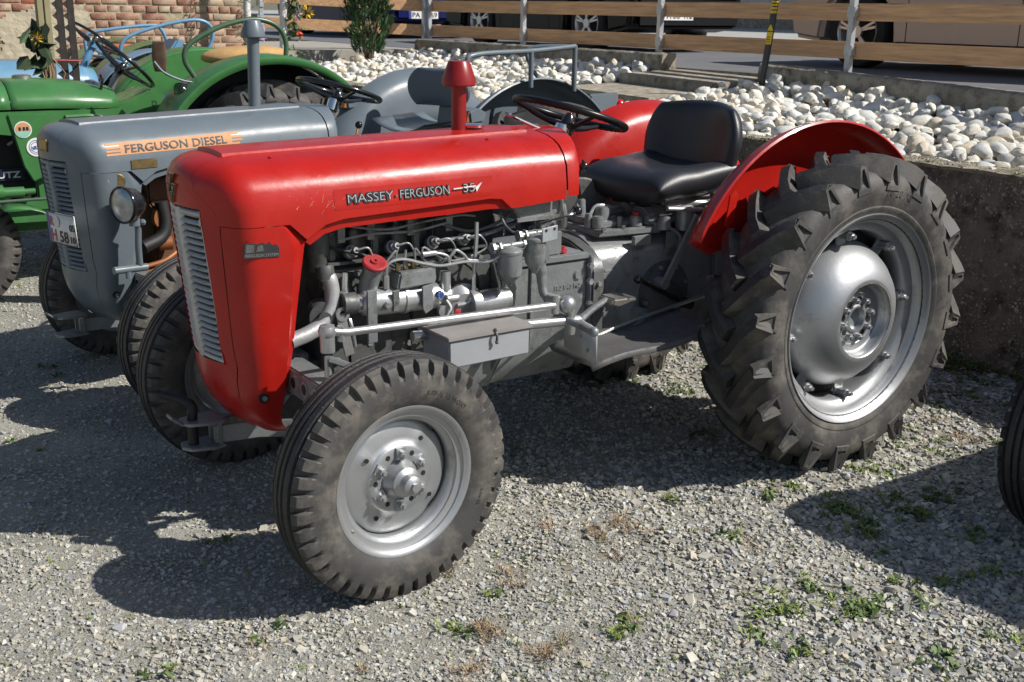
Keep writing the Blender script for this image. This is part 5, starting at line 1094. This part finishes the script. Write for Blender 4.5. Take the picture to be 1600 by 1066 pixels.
# ---------------------------------------------------------------- cars
def arch_pts(yc, zc, r, n=12, rev=False):
    a = [(yc + r*math.cos(t), zc + r*math.sin(t)) for t in np.linspace(0, PI, n)]
    return a[::-1] if rev else a
def car(x0, ytail, length, fr, rr, paint, label, nm='parked_car', wheel_r=.325, rim_kind=5, plate=None, W_=1.76, head=+1):
    """tail at ytail, nose towards +y; near side plane x = x0"""
    t = empty(nm, (x0+W_/2, ytail+length/2, 1.13)); tag(t, label, 'car'); h = W_/2; off = ytail+length/2
    F = fr-off; B_ = rr-off; y0, y1 = -length/2, length/2; zw = wheel_r
    low = [(y0+.05, .28), (B_-.40, .22)] + arch_pts(B_, zw, .39, rev=True) + [(B_+.40, .20), (F-.40, .20)] + arch_pts(F, zw, .39, rev=True) + [(F+.40, .22), (y1-.05, .26)]
    topp = [(y1, .45), (y1-.01, .62), (y1-.12, .74), (F-.05, .90), (F-.55, .98), (y0+.45, 1.02), (y0+.10, .98), (y0, .86), (y0-.01, .5)]
    MB().prism(low+topp, -h, h, 'yz').build('body', paint, t, bevel=.045, seg=3, sharp=35)
    MB().prism([(B_-.38, .25), (F+.38, .25), (F+.38, .72), (B_-.38, .72)], -h+.22, h-.22, 'yz').build('underbody', DARK, t)
    MB().prism([(F-.55, .97), (F-1.15, 1.38), (F-1.6, 1.44), (y0+.9, 1.42), (y0+.35, 1.01)], -h+.14, h-.14, 'yz').build('cabin', paint, t, bevel=.06, seg=3)
    for s in (-1, 1):
        xx = s*(h-.137)
        MB().prism([(F-.68, 1.01), (F-1.2, 1.34), (F-1.58, 1.38), (F-1.58, 1.01)], xx, xx+s*.006, 'yz').build('window', GLASSD, t)
        MB().prism([(F-1.64, 1.01), (F-1.64, 1.38), (y0+.95, 1.36), (y0+.55, 1.03)], xx, xx+s*.006, 'yz').build('window', GLASSD, t)
        MB().box(xx if False else s*h-.002*s, s*(h+.002), B_+.46, F-.46, .235, .250).build('sill_line', DARK, t)
        for yy in (F-.55, F-1.62, B_+.5):
            MB().box(s*h-.001, s*(h+.0015), yy-.004, yy+.004, .24, .98).build('door_seam', DARK, t)
        MB().box(s*h-.001, s*(h+.006), B_+.5, F-.56, .44, .475).build('rubbing_strip', paint, t, bevel=.002)
        for yy, n in ((F, 'wheel'), (B_, 'wheel')):
            w_ = MB().lathe([(.20, -.01), (.22, .0), (.215, .012), (.205, .0), (.19, -.06), (.185, -.12)], o=(0, 0, 0), axis=(s, 0, 0), n=36, cap=False).build('wheel', SILVC, t); w_.location = (s*(h-.03), yy, zw)
            MB().lathe([(.205, -.19), (.25, -.205), (.30, -.20), (wheel_r-.005, -.18), (wheel_r, -.15), (wheel_r, -.05), (wheel_r-.005, -.02), (.30, .004), (.25, .006), (.21, .0)], axis=(s, 0, 0), n=40, cap=False).build('tyre', RUBD, w_)
            MB().cyl((-s*.10, 0, 0), (-s*.11, 0, 0), .185, n=24).build('brake_disc', DARK, w_)
            b = MB()
            for k in range(rim_kind):
                for dd in ((-.13, .13) if rim_kind == 5 else (0,)):
                    a = 2*PI*k/rim_kind + .3; a2 = a+dd*.9
                    b.bar((s*.0, .035*math.cos(a), .035*math.sin(a)), (-s*.004, .205*math.cos(a2), .205*math.sin(a2)), .022 if rim_kind == 5 else .05, .02, side=(0, -math.sin(a), math.cos(a)))
            b.cyl((-s*.01, 0, 0), (s*.012, 0, 0), .055, n=20); b.build('spokes', SILVC, w_)
    MB().box(-h+.1, h-.1, y0-.035, y0, .30, .62).build('rear_bumper', paint, t, bevel=.03); MB().box(-h+.1, h-.1, y1, y1+.03, .30, .58).build('front_bumper', paint, t, bevel=.03)
    for s in (-1, 1):
        MB().box(min(s*(h-.30), s*(h-.04)), max(s*(h-.30), s*(h-.04)), y0-.015, y0+.02, .70, .90).build('tail_lamp', REDL, t, bevel=.01)
        MB().box(min(s*(h-.35), s*(h-.06)), max(s*(h-.35), s*(h-.06)), y1-.06, y1+.01, .58, .72).build('headlight', GLASS, t, bevel=.01)
    if plate:
        px, pz = plate[1]; pl = MB().box(px-.26, px+.26, y0-.046, y0-.038, pz-.055, pz+.055).build('number_plate', WHITE, t)
        MB().box(px-.26, px-.215, y0-.0475, y0-.046, pz-.053, pz+.053).build('plate_band', BLUEP, pl)
        text_on(plate[0], .105, lambda u, v, w_: (px-.20+u, y0-.0465-w_, pz-.036+v), INK, 'plate_letters', pl, .0004, fit=.44, bold=.002)
    return t
GLASSD = mat('dark_car_glass', (.02, .022, .025), .06, var=.05)
SILVC = mat('alloy_rim', (.60, .60, .60), .3, metal=.6, var=.05)
car(7.2, .15, 4.45, 3.80, 1.15, mat('champagne_car_paint', (.40, .375, .345), .3, metal=.3, var=.02, coat=.1), 'champagne coloured car behind the right end of the fence', rim_kind=5)
car(7.2, 6.95, 4.05, 10.12, 7.78, mat('black_car_paint', (.010, .011, .013), .25, var=.05, spec=.2), 'black car parked in the middle with multi-spoke rims', plate=('PA SU 412', (-.22, .43)))
car(7.2, 12.55, 4.3, 15.9, 13.35, mat('navy_car_paint', (.010, .014, .085), .25, var=.05, spec=.25), 'dark blue car with its rear number plate visible above a fence board', plate=('PA E 369', (-.33, .36)), rim_kind=7)

# ---------------------------------------------------------------- leaning pole with yellow label
t = empty('pole', (5.2, 3.0, 1.05)); tag(t, 'dark leaning pole with yellow warning labels at the path', 'pole')
MB().cyl((0, .012, 0), (0, -.085, .75), .026, n=20).build('tube', mat('anthracite_tube', (.035, .04, .045), .4, coat=.1), t)
def pc(z, a, o=.0005):
    yy = .012-.097*z/.75; return ((.026+o)*math.cos(a), yy+(.026+o)*math.sin(a), z)
YL = mat('yellow_label', (.75, .52, .02), .5)
b = MB().grid([[pc(z, a) for z in (.555, .60, .65, .75)] for a in np.linspace(PI*.72, PI*1.95, 10)]); b.build('label', YL, t)
b = MB().grid([[pc(z, a) for z in (.33, .38, .42)] for a in np.linspace(PI*.85, PI*1.45, 8)]); b.grid([[pc(.43+.05*(1-abs((a-PI*1.15)/(PI*.3))) if k else .428, a) for k in (0, 1)] for a in np.linspace(PI*.86, PI*1.44, 8)]); b.build('label', YL, t)
b = MB()
for z in (.575, .60, .622, .645, .668, .69): b.grid([[pc(z+k, a, .0012) for k in (0, .009)] for a in np.linspace(PI*.95, PI*1.6, 6)])
for z in (.345, .362, .38): b.grid([[pc(z+k, a, .0012) for k in (0, .006)] for a in np.linspace(PI*.98, PI*1.3, 6)])
b.build('label_print', INK, t)

# ---------------------------------------------------------------- stones of the bed
def stone_mesh(seed, sub=2, s=(1, .8, .62)):
    rnd = random.Random(seed); bm = bmesh.new(); bmesh.ops.create_icosphere(bm, subdivisions=sub, radius=1); o = Vector((rnd.random()*50, rnd.random()*50, 0))
    cuts = [(Vector((rnd.gauss(0, 1), rnd.gauss(0, 1), rnd.gauss(0, 1))).normalized(), rnd.uniform(.55, .86)) for _ in range(10)]
    for v in bm.verts:
        p = v.co.copy(); p *= 1 + .22*noise.noise(p*1.1+o) + .07*noise.noise(p*3+o)
        for n_, d in cuts:
            k = p.dot(n_) - d
            if k > 0: p -= n_*k*.97
        v.co = Vector((p.x*s[0], p.y*s[1]*rnd.uniform(.96, 1.04), p.z*s[2]))
    me = bpy.data.meshes.new('river_stone'); bm.to_mesh(me); bm.free(); me.shade_smooth(); me.set_sharp_from_angle(angle=R(48)); return me
STN = [mat('white_stone', (.74, .70, .61), .75, var=.10, vs=9, bump=.004, bs=40, dirt=((.46, .41, .31), .53, 14)), mat('grey_stone', (.60, .595, .56), .75, var=.12, vs=9, bump=.004, bs=40, dirt=((.30, .27, .22), .58, 14)),
       mat('buff_stone', (.62, .55, .43), .78, var=.15, vs=9, bump=.004, bs=40, dirt=((.34, .27, .17), .55, 14))]
SM = []
for i in range(15):
    me = stone_mesh(i+5, 3 if i < 0 else 2, (1, random.uniform(.62, .95), random.uniform(.5, .8))); me.materials.append(STN[0 if i < 8 else (1 if i < 13 else 2)]); SM.append(me)
rnd = random.Random(21); pts = []
def in_bed(x, y):
    if 3.20 < y < 4.48 and x > 3.5: return False
    if y > 8.75: return False
    return 3.53 < x < 5.43
cell = .088
for ix in range(int(1.95/cell)+1):
    for iy in range(int(14.2/cell)+1):
        x = 3.53+(ix+rnd.uniform(0, 1))*cell; y = -5.4+(iy+rnd.uniform(0, 1))*cell
        if not in_bed(x, y): continue
        r = min(.092, max(.032, rnd.gauss(.056, .015))); pts.append((x, y, bed_z(x, y)-.022+rnd.uniform(-.012, .022), r))
        if rnd.random() < .22: pts.append((x+rnd.uniform(-.04, .04), y+rnd.uniform(-.04, .04), bed_z(x, y)+.028, r*.85))
def view_d(p):
    d = Vector(p[:3])-CAM; z = d.dot(fw); px = 800+1766*d.dot(rt)/z; py = 533-1766*d.dot(up)/z
    if px < 1165 or px > 1620: return 99+d.length
    if p[0] < 3.6 and False: return 99
    return d.length - p[3]*20
pts.sort(key=view_d)
for x, y, z, r in pts[:295]:
    o = bpy.data.objects.new('river_stone', rnd.choice(SM)); COL.objects.link(o); o.location = (x, y, z); o.scale = (r*1.12,)*3; o.rotation_euler = (rnd.uniform(-.4, .4), rnd.uniform(-.4, .4), rnd.uniform(0, 6.28))
    tag(o, 'pale rounded river stone lying in the raised bed behind the wall', 'stone', 'river stones in the raised bed')
def merged(name, items, meshes, kind_label, cat, flat=True):
    """join many transformed copies into one object (numpy)"""
    V, Fc, MI = [], [], []; mats = []; off = 0
    base = []
    for me in meshes:
        v = np.empty(len(me.vertices)*3, 'f'); me.vertices.foreach_get('co', v); f = np.array([p.vertices[:] for p in me.polygons]); base.append((v.reshape(-1, 3), f))
        if me.materials[0] not in mats: mats.append(me.materials[0])
    for loc, sc_, rot, mi in items:
        v, f = base[mi]; m = np.array(rot.to_matrix()); V.append((v*sc_) @ m.T + loc); Fc.append(f+off); off += len(v); MI.append(np.full(len(f), mats.index(meshes[mi].materials[0])))
    V = np.concatenate(V); Fc = np.concatenate(Fc); MI = np.concatenate(MI); n = Fc.shape[1]
    me = bpy.data.meshes.new(name); me.vertices.add(len(V)); me.vertices.foreach_set('co', V.astype('f').ravel()); me.loops.add(Fc.size); me.loops.foreach_set('vertex_index', Fc.astype('i').ravel())
    me.polygons.add(len(Fc)); me.polygons.foreach_set('loop_start', np.arange(0, Fc.size, n, dtype='i')); me.polygons.foreach_set('loop_total', np.full(len(Fc), n, 'i')); me.polygons.foreach_set('material_index', MI.astype('i'))
    me.update(); me.validate()
    if flat: me.shade_flat()
    for m_ in mats: me.materials.append(m_)
    o = bpy.data.objects.new(name, me); COL.objects.link(o); tag(o, kind_label, cat, kind='stuff'); return o
from mathutils import Euler
rest = [((x, y, z), r*1.12, Euler((rnd.uniform(-.4, .4), rnd.uniform(-.4, .4), rnd.uniform(0, 6.28))), rnd.randrange(len(SM))) for x, y, z, r in pts[295:]]
o = merged('river_stones', rest, SM, 'bed of pale rounded river stones between wall and kerb', 'stones'); o.data.shade_smooth(); o.data.set_sharp_from_angle(angle=R(48))

# ---------------------------------------------------------------- gravel
def chip_mesh(seed, m):
    rnd = random.Random(seed); bm = bmesh.new(); bmesh.ops.create_cube(bm, size=1.6)
    for v in bm.verts:
        v.co = Vector((v.co.x*rnd.uniform(.35, 1.25), v.co.y*rnd.uniform(.3, 1.05), v.co.z*rnd.uniform(.25, .6))) + Vector((rnd.uniform(-.2, .2), rnd.uniform(-.2, .2), 0))
    me = bpy.data.meshes.new('gravel_chip'); bm.to_mesh(me); bm.free(); me.materials.append(m); return me
GM = [mat('gravel_grey', (.395, .39, .352), .85, var=.2, vs=25, island=.42), mat('gravel_blue_grey', (.365, .38, .395), .8, var=.15, vs=25, island=.25), mat('gravel_buff', (.43, .395, .315), .85, var=.15, vs=25, island=.25)]
CM = [chip_mesh(i, GM[0 if i < 6 else (1 if i < 8 else 2)]) for i in range(10)]
rnd = random.Random(5); items = []; cx, cy = CAM.x, CAM.y
def ground_h(x, y): return .012*wob(x, y, 0, 1.3)+.006*wob(x, y, 3, 4)
tot = 0
while tot < 120000:
    # distance-weighted: dense near the camera, thinning out where chips are below a pixel
    d = 2.0*math.exp(rnd.random()*math.log(13/2.0)); a = YAW + R(rnd.uniform(-31, 31)); x = cx+d*math.cos(a); y = cy+d*math.sin(a)
    if x > 3.40 or y > 9 : continue
    coarse = max(0, min(1, (x-.1)*.5+.5*wob(x, y, 7, 1.1)+.15)); u = rnd.random()
    r = .0029+.0062*u**2.2+(.0105*coarse*rnd.random()**2)+(.009 if rnd.random() < .008 else 0)
    if wob(x, y, 11, 1.7)+.4*wob(x, y, 4, 5) < -.12 and rnd.random() < .55 and r < .006: continue
    r *= 1 if d < 5 else 1+(d-5)*.12
    items.append(((x, y, ground_h(x, y)+r*.25), r, Euler((rnd.uniform(-.5, .5), rnd.uniform(-.5, .5), rnd.uniform(0, 6.28))), rnd.choices(range(10), [3, 3, 3, 3, 3, 3, 2.5, 2.5, 1.5, 1.5])[0])); tot += 1
merged('gravel', items, CM, 'crushed grey gravel covering the yard', 'gravel')

PB = mat('wall_pebble', (.38, .34, .27), .9, var=.3, vs=12, island=.45)
PM = [chip_mesh(40+i, PB) for i in range(5)]
rnd = random.Random(15); items = []
for _ in range(17000):
    y = -1.6+4.2*rnd.random(); z = .01+.88*rnd.random()
    v = wob(y, z, 5, 2.2)
    if v < -.1 and rnd.random() < .7: continue
    r = rnd.uniform(.0035, .009)+(.006 if rnd.random() < .08 else 0)
    items.append(((3.412+.016*wob(y, z, 0, 6)+.012*wob(y, z, 5, 17)-r*.1, y, z), r, Euler((rnd.uniform(0, 6), rnd.uniform(0, 6), rnd.uniform(0, 6))), rnd.randrange(5)))
for _ in range(2500):
    y = -1.6+8*rnd.random(); x = 3.40+.2*rnd.random(); r = rnd.uniform(.003, .008); items.append(((x, y, .925+.016*wob(y, x, 0, 6)), r, Euler((rnd.uniform(0, 6), 0, rnd.uniform(0, 6))), rnd.randrange(5)))
merged('wall_pebbles', items, PM, 'small pebbles showing in the face of the old concrete wall', 'pebbles')
MOSS = mat('moss', (.065, .06, .02), .95, var=.4, vs=20, island=.4)
rnd = random.Random(16); mb = MB()
for _ in range(2600):
    if rnd.random() < .6: y = rnd.gauss(-.1, .45); x = 3.36-abs(rnd.gauss(0, .13)); z = .004
    else:
        y = rnd.uniform(-1.5, 3); x = 3.43+rnd.gauss(0, .03); z = .915
        if wob(x, y, 8, 1.5) < .05: continue
    if wob(x, y, 8, 3) < -.1 and z < .5: continue
    s_ = rnd.uniform(.006, .016); a = rnd.uniform(0, 6.28)
    mb.add([(x+s_*math.cos(a+k*2.09), y+s_*math.sin(a+k*2.09), z+rnd.uniform(0, .012)) for k in range(3)]+[(x, y, z+.014)], [(0, 1, 3), (1, 2, 3), (2, 0, 3)])
tag(mb.build('moss', MOSS, weld=False, smooth=False), 'moss along the foot and the top edge of the concrete wall', 'moss', kind='stuff')

# ---------------------------------------------------------------- weeds, dry grass
def tuft(b, x, y, z, n, h, spread, wd, rnd, curl=.5):
    for _ in range(n):
        a = rnd.uniform(0, 2*PI); l = h*rnd.uniform(.5, 1.1); lean = rnd.uniform(.25, 1.1)*spread; r0 = rnd.uniform(0, .35)*h
        p = Vector((x+r0*math.cos(a+1), y+r0*math.sin(a+1), z)); d = Vector((math.cos(a), math.sin(a), 0)); s = Vector((-math.sin(a), math.cos(a), 0))*wd*rnd.uniform(.6, 1.2)
        p1 = p+d*l*lean*.45+Vector((0, 0, l*.55)); p2 = p+d*l*lean+Vector((0, 0, l*(.85-.35*curl*lean)))
        b.add([p-s*.4, p+s*.4, p1+s, p1-s, p2], [(0, 1, 2, 3), (3, 2, 4)])
rnd = random.Random(9); wb = MB(); db = MB(); lb = MB()
def gpt(px, py):
    d = fw + rt*(px-800)/1766 - up*(py-533)/1766; t_ = -CAM.z/d.z; return CAM.x+d.x*t_, CAM.y+d.y*t_
green_spots = [(1320, 800, 9, .03), (1350, 830, 9, .04), (1420, 800, 8, .03), (1470, 780, 8, .03), (1400, 780, 5, .03), (1300, 790, 5, .03), (1540, 840, 4, .03), (1560, 900, 5, .03), (1490, 910, 3, .03), (1235, 960, 9, .04), (1195, 950, 8, .04), (1330, 940, 7, .04), (1345, 960, 6, .03), (1420, 930, 4, .03), (1265, 915, 4, .02), (975, 985, 5, .02), (1145, 840, 5, .03), (1060, 790, 2, .03), (1200, 775, 3, .02), (1385, 740, 6, .04), (1340, 730, 5, .04), (1310, 725, 5, .03), (1240, 760, 2, .02), (1040, 620, 5, .06), (980, 600, 4, .06), (1110, 680, 4, .04), (1120, 580, 5, .05), (1500, 555, 26, .12), (1540, 580, 26, .12), (1480, 545, 12, .1), (1580, 600, 14, .1), (1560, 640, 10, .08), (1510, 620, 10, .08), (1480, 600, 7, .08), (1460, 640, 5, .06), (1530, 560, 8, .08), (1500, 330, 0, 0), (1600, 1000, 4, .03), (1470, 1030, 4, .03), (1250, 1010, 3, .03), (860, 590, 3, .05), (700, 990, 2, .02), (770, 930, 2, .02), (330, 850, 2, .02), (420, 1000, 2, .03), (250, 1055, 2, .02), (85, 490, 4, .1), (40, 440, 4, .15), (110, 580, 2, .1), (45, 700, 2, .05), (1580, 700, 5, .05), (1480, 700, 4, .05), (1430, 690, 3, .05), (1180, 1000, 2, .03)]
for px, py, n, sp in green_spots:
    X0, Y0 = gpt(px, py)
    for _ in range(int(n*1.7)):
        x = X0+rnd.gauss(0, sp*1.25); y = Y0+rnd.gauss(0, sp)
        if x > 3.38: x = 3.38-rnd.random()*.05
        if rnd.random() < .45: tuft(wb, x, y, .002, rnd.randint(7, 15), rnd.uniform(.018, .036), 1.6, .0032, rnd, .9)
        else: tuft(lb, x, y, .002, rnd.randint(4, 8), rnd.uniform(.018, .034), 1.9, .0065, rnd, 1.3)
for _ in range(900):
    px = rnd.uniform(760, 1600) if rnd.random() < .75 else rnd.uniform(0, 800); py = rnd.uniform(700, 1066) if rnd.random() < .7 else rnd.uniform(480, 720)
    x, y = gpt(px, py)
    if x > 3.3: continue
    tuft(rnd.choice([wb, lb]), x, y, .001, rnd.randint(2, 5), rnd.uniform(.008, .016), 1.6, .0026, rnd, 1)
for px, py, n in [(755, 990, 16), (840, 1025, 12), (735, 1055, 9), (940, 840, 9), (985, 830, 10), (965, 815, 8), (965, 870, 7), (855, 825, 5), (930, 830, 6), (705, 895, 6), (810, 915, 6), (800, 905, 5), (1000, 980, 2), (560, 1045, 5), (405, 1010, 4), (1180, 860, 3), (1460, 660, 7), (1490, 690, 8), (1520, 690, 7), (880, 1010, 5), (715, 700, 2)]:
    X0, Y0 = gpt(px, py)
    for _ in range(n): tuft(db, X0+rnd.gauss(0, .022), Y0+rnd.gauss(0, .022), .0, rnd.randint(5, 10), rnd.uniform(.022, .048), 1.3, .0016, rnd, .6)
tag(wb.build('weeds', LEAFB, weld=False, smooth=False), 'low green weeds sprouting through the gravel', 'weeds', kind='stuff')
tag(lb.build('weeds', LEAF, weld=False, smooth=False), 'broad leaved dark weeds growing in the gravel', 'weeds', kind='stuff')
tag(db.build('dry_grass', STRAW, weld=False, smooth=False), 'tufts of dried reddish grass on the gravel', 'grass', kind='stuff')
q = MB(); tuft(q, 3.37, 0.02, .70, 0, .05, 1, .01, rnd)
for _ in range(5): tuft(q, 3.385+rnd.uniform(-.01, .01), .235+rnd.gauss(0, .03), .655+rnd.gauss(0, .02), 7, .05, 1.8, .007, rnd, 1.3)
tag(q.build('wall_weed', LEAFB, weld=False, smooth=False), 'small green weed growing out of the wall beside the rear tyre', 'plant')

# ---------------------------------------------------------------- shrub, garlands, post with bars
sh = empty('conifer_shrub', (4.68, 8.46, 1.03)); tag(sh, 'dark green conifer shrub in the stone bed before the fence', 'shrub'); rnd = random.Random(4)
b = MB()
for _ in range(1900):
    h = rnd.random()**.8*1.05+.06; a = rnd.uniform(0, 2*PI); R_ = (.27*math.sin(min(1, (h+.12)/.5)*PI/2)*(1-.75*max(0, h-.45)))*(.80+.50*wob(math.cos(a)*2, math.sin(a)*2, h*3, 1.7)); r0 = R_*rnd.uniform(.45, 1.0)**.6
    p = Vector((r0*math.cos(a), r0*math.sin(a), h)); d = (Vector((math.cos(a)*.55, math.sin(a)*.55, 1))+Vector((rnd.gauss(0, .25), rnd.gauss(0, .25), 0))).normalized(); l = rnd.uniform(.05, .12); s = d.cross(Vector((rnd.gauss(0, 1), rnd.gauss(0, 1), .1))).normalized()*.010
    b.add([p-s*.5, p+d*l*.5-s, p+d*l, p+d*l*.5+s, p+s*.5], [(0, 1, 2, 3, 4)])
    for k in (-1, 1):
        d2 = (d+s.normalized()*.5*k).normalized(); q0 = p+d*l*.4; s2 = s*.6; b.add([q0-s2, q0+d2*l*.6, q0+s2], [(0, 1, 2)])
b.build('foliage', THUJA, sh, weld=False, smooth=False)
b = MB()
for _ in range(9): a = rnd.uniform(0, 6.28); b.tube([(0.03*math.cos(a), .03*math.sin(a), -.03), (.07*math.cos(a), .07*math.sin(a), .2), (.12*math.cos(a), .12*math.sin(a), .5)], [.010, .008, .005], 6)
b.build('stems', BARK, sh)
def leaf(b, p, d, l, w_, rnd, fold=.25):
    d = Vector(d).normalized(); s = d.cross(Vector((rnd.gauss(0, .5), rnd.gauss(0, .5), 1))).normalized(); n = d.cross(s)
    pts_ = [p, p+d*l*.3+s*w_*.5+n*fold*w_, p+d*l*.65+s*w_*.42+n*fold*w_, p+d*l, p+d*l*.65-s*w_*.42+n*fold*w_, p+d*l*.3-s*w_*.5+n*fold*w_, p+d*l*.5]
    b.add(pts_, [(0, 1, 6), (1, 2, 6), (2, 3, 6), (3, 4, 6), (4, 5, 6), (5, 0, 6)])
def flower(name, c, r, n, m, parent, face=(-.5, -.8, .1), core=None, wd=.3):
    f, u, v = frame(face); b = MB()
    for k in range(n):
        a = 2*PI*k/n+rnd.uniform(-.15, .15); d = u*math.cos(a)+v*math.sin(a)+f*rnd.uniform(-.1, .5); leaf(b, Vector(c)+d*r*.2, d, r, r*wd, rnd, .15)
    o = b.build(name, m, parent, weld=False)
    if core: MB().sphere(Vector(c)+f*.01, r*.35, 10).build('flower_core', core, o)
def garland(loc, lean, H, label, dark):
    t = empty('garland_pole', loc); tag(t, label, 'pole')
    MB().cyl((0, 0, 0), (lean, 0, H), .040, .036, n=16).build('pole', mat('white_pole', (.62, .62, .60), .6, dirt=((.3, .28, .24), .62, 8)), t)
    b = MB()
    for _ in range(230 if dark else 170):
        z = rnd.uniform(.05 if dark else .0, H); x = lean*z/H + (-.07 if dark else .10)+rnd.gauss(0, .045); d = Vector((rnd.gauss(0, .8), rnd.gauss(0, .8)-.3, rnd.gauss(-.5, .7)))
        leaf(b, Vector((x, -.04+rnd.gauss(0, .04), z)), d, rnd.uniform(.05, .11), rnd.uniform(.008, .015) if dark else rnd.uniform(.03, .06), rnd)
    b.build('greenery', mat('dull_fir_green', (.10, .11, .06), .8, var=.4, vs=15, island=.5) if dark else LEAF, t, weld=False)
    b = MB()
    for _ in range(90): z = rnd.uniform(.3, H); leaf(b, Vector((lean*z/H+.09+rnd.gauss(0, .03), -.05, z)), (rnd.gauss(0, .4), -.3, rnd.gauss(.2, 1)), .12, .006, rnd)
    b.build('straw', STRAW, t, weld=False)
    return t
g1 = garland((3.36, 8.72, .98), .03, 1.5, 'white pole wrapped in dull fir garland beside the brick wall', True)
g2 = garland((3.80, 8.80, 1.12), .06, 1.4, 'white pole with garland of sunflower and pink blossoms', False)
for c in ((.14, -.10, .40), (.12, -.12, .35), (.15, -.1, .33)): flower('pink_blossom', c, .035, 6, PINK, g2)
for c in ((.14+.18, -.10, .44),): pass
flower('sunflower', (.245, -.12, .42), .075, 16, YEL, g2, core=mat('sunflower_core', (.10, .05, .015), .9))
flower('physalis', (.135, -.13, .22), .045, 5, ORANGE, g2, wd=.7); flower('physalis', (.15, -.13, .17), .04, 5, ORANGE, g2, wd=.7)
for c in ((.14, -.1, .46), (.15, -.1, .40), (.14, -.1, .28)): flower('pink_blossom', c, .035, 6, PINK, g1)

t = empty('wooden_post', (.455, 5.0, 0)); tag(t, 'olive wooden post with wilted sunflower bouquet tied to it', 'post')
MB().box(-.045, -.005, -.03, .03, 0, 2.3).build('post', OLIVE, t, bevel=.004); MB().box(.0, .04, -.035, .025, 0, 2.3).build('post', OLIVE, t, bevel=.004)
b = MB()
for _ in range(26):
    z = rnd.choice([1.45, 1.40, 1.30, 1.25]); p = Vector((-.06+rnd.gauss(0, .04), -.06, z+rnd.gauss(0, .03))); leaf(b, p, (rnd.gauss(-.6, .5), rnd.gauss(0, .4), rnd.gauss(-.7, .5)), rnd.uniform(.09, .19), rnd.uniform(.05, .10), rnd, .3)
b.build('leaves', mat('wilted_leaf', (.035, .06, .025), .6, var=.3, vs=10, island=.4), t, weld=False)
b = MB()
for _ in range(14): x = rnd.uniform(-.04, .03); b.tube([(x, -.04, 1.06+rnd.uniform(-.02, .02)), (x+rnd.gauss(0, .02), -.05, 1.15), (-.03+rnd.gauss(0, .02), -.06, 1.32)], .004, 5, k=2)
b.build('stalks', STRAW, t)
flower('sunflower', (-.075, -.08, 1.375), .045, 14, YEL, t, core=BARK)
for j, (xx, lab) in enumerate(((.565, 'dark toothed mower bar standing next to the olive post'), (.635, 'dark toothed mower bar, the right one of the pair'))):
    t = empty('mower_bar', (xx, 5.02, 0)); tag(t, lab, 'mower bar', 'mower bars tied upright')
    MB().box(-.022, .022, -.006, .006, 0, 2.3).build('bar', mat('rusty_black_iron', (.03, .026, .024), .7, metal=.3, var=.3, vs=12, dirt=((.10, .06, .045), .55, 12)) if j == 0 else bpy.data.materials['rusty_black_iron'], t)
    for k in range(28):
        z = .05+k*.076; MB().prism([(-.021, z), (-.021, z+.05), (-.052, z+.030)], -.004, .004).build('tooth', bpy.data.materials['rusty_black_iron'], t, smooth=False)
MB().tube([(.42, 4.955, 1.238), (.66, 4.955, 1.230), (.675, 5.0, 1.230), (.66, 5.05, 1.232), (.42, 5.05, 1.238), (.405, 5.0, 1.238)], .006, 6, smooth=False, closed=True).build('strap', REDD)
tag(bpy.data.objects['strap'], 'red strap tying the mower bars to the olive post', 'strap')

for o in bpy.data.objects:
    if o.name.split('.')[0] in ('bolt_holes', 'hub_holes', 'axle_hole_rims', 'axle_holes', 'pump_valve', 'brake_cover_bolts', 'cover_bolts', 'flange_bolts', 'axle_bolts', 'housing_ribs', 'rim_grips', 'paint_chips', 'head_studs', 'block_bolts', 'cover_fittings', 'decal_letters', 'black_cables', 'block_covers', 'gearbox_ribs', 'injection_pipes', 'fuel_pipes', 'pump_unions', 'cables', 'plate_rivets', 'bracket_holes', 'step_bracket_screws', 'sticker_tractors', 'straw', 'greenery', 'leaves', 'foliage', 'stalks', 'wheel_nuts', 'emblem', 'emblem_edge'): o['kind'] = 'stuff'
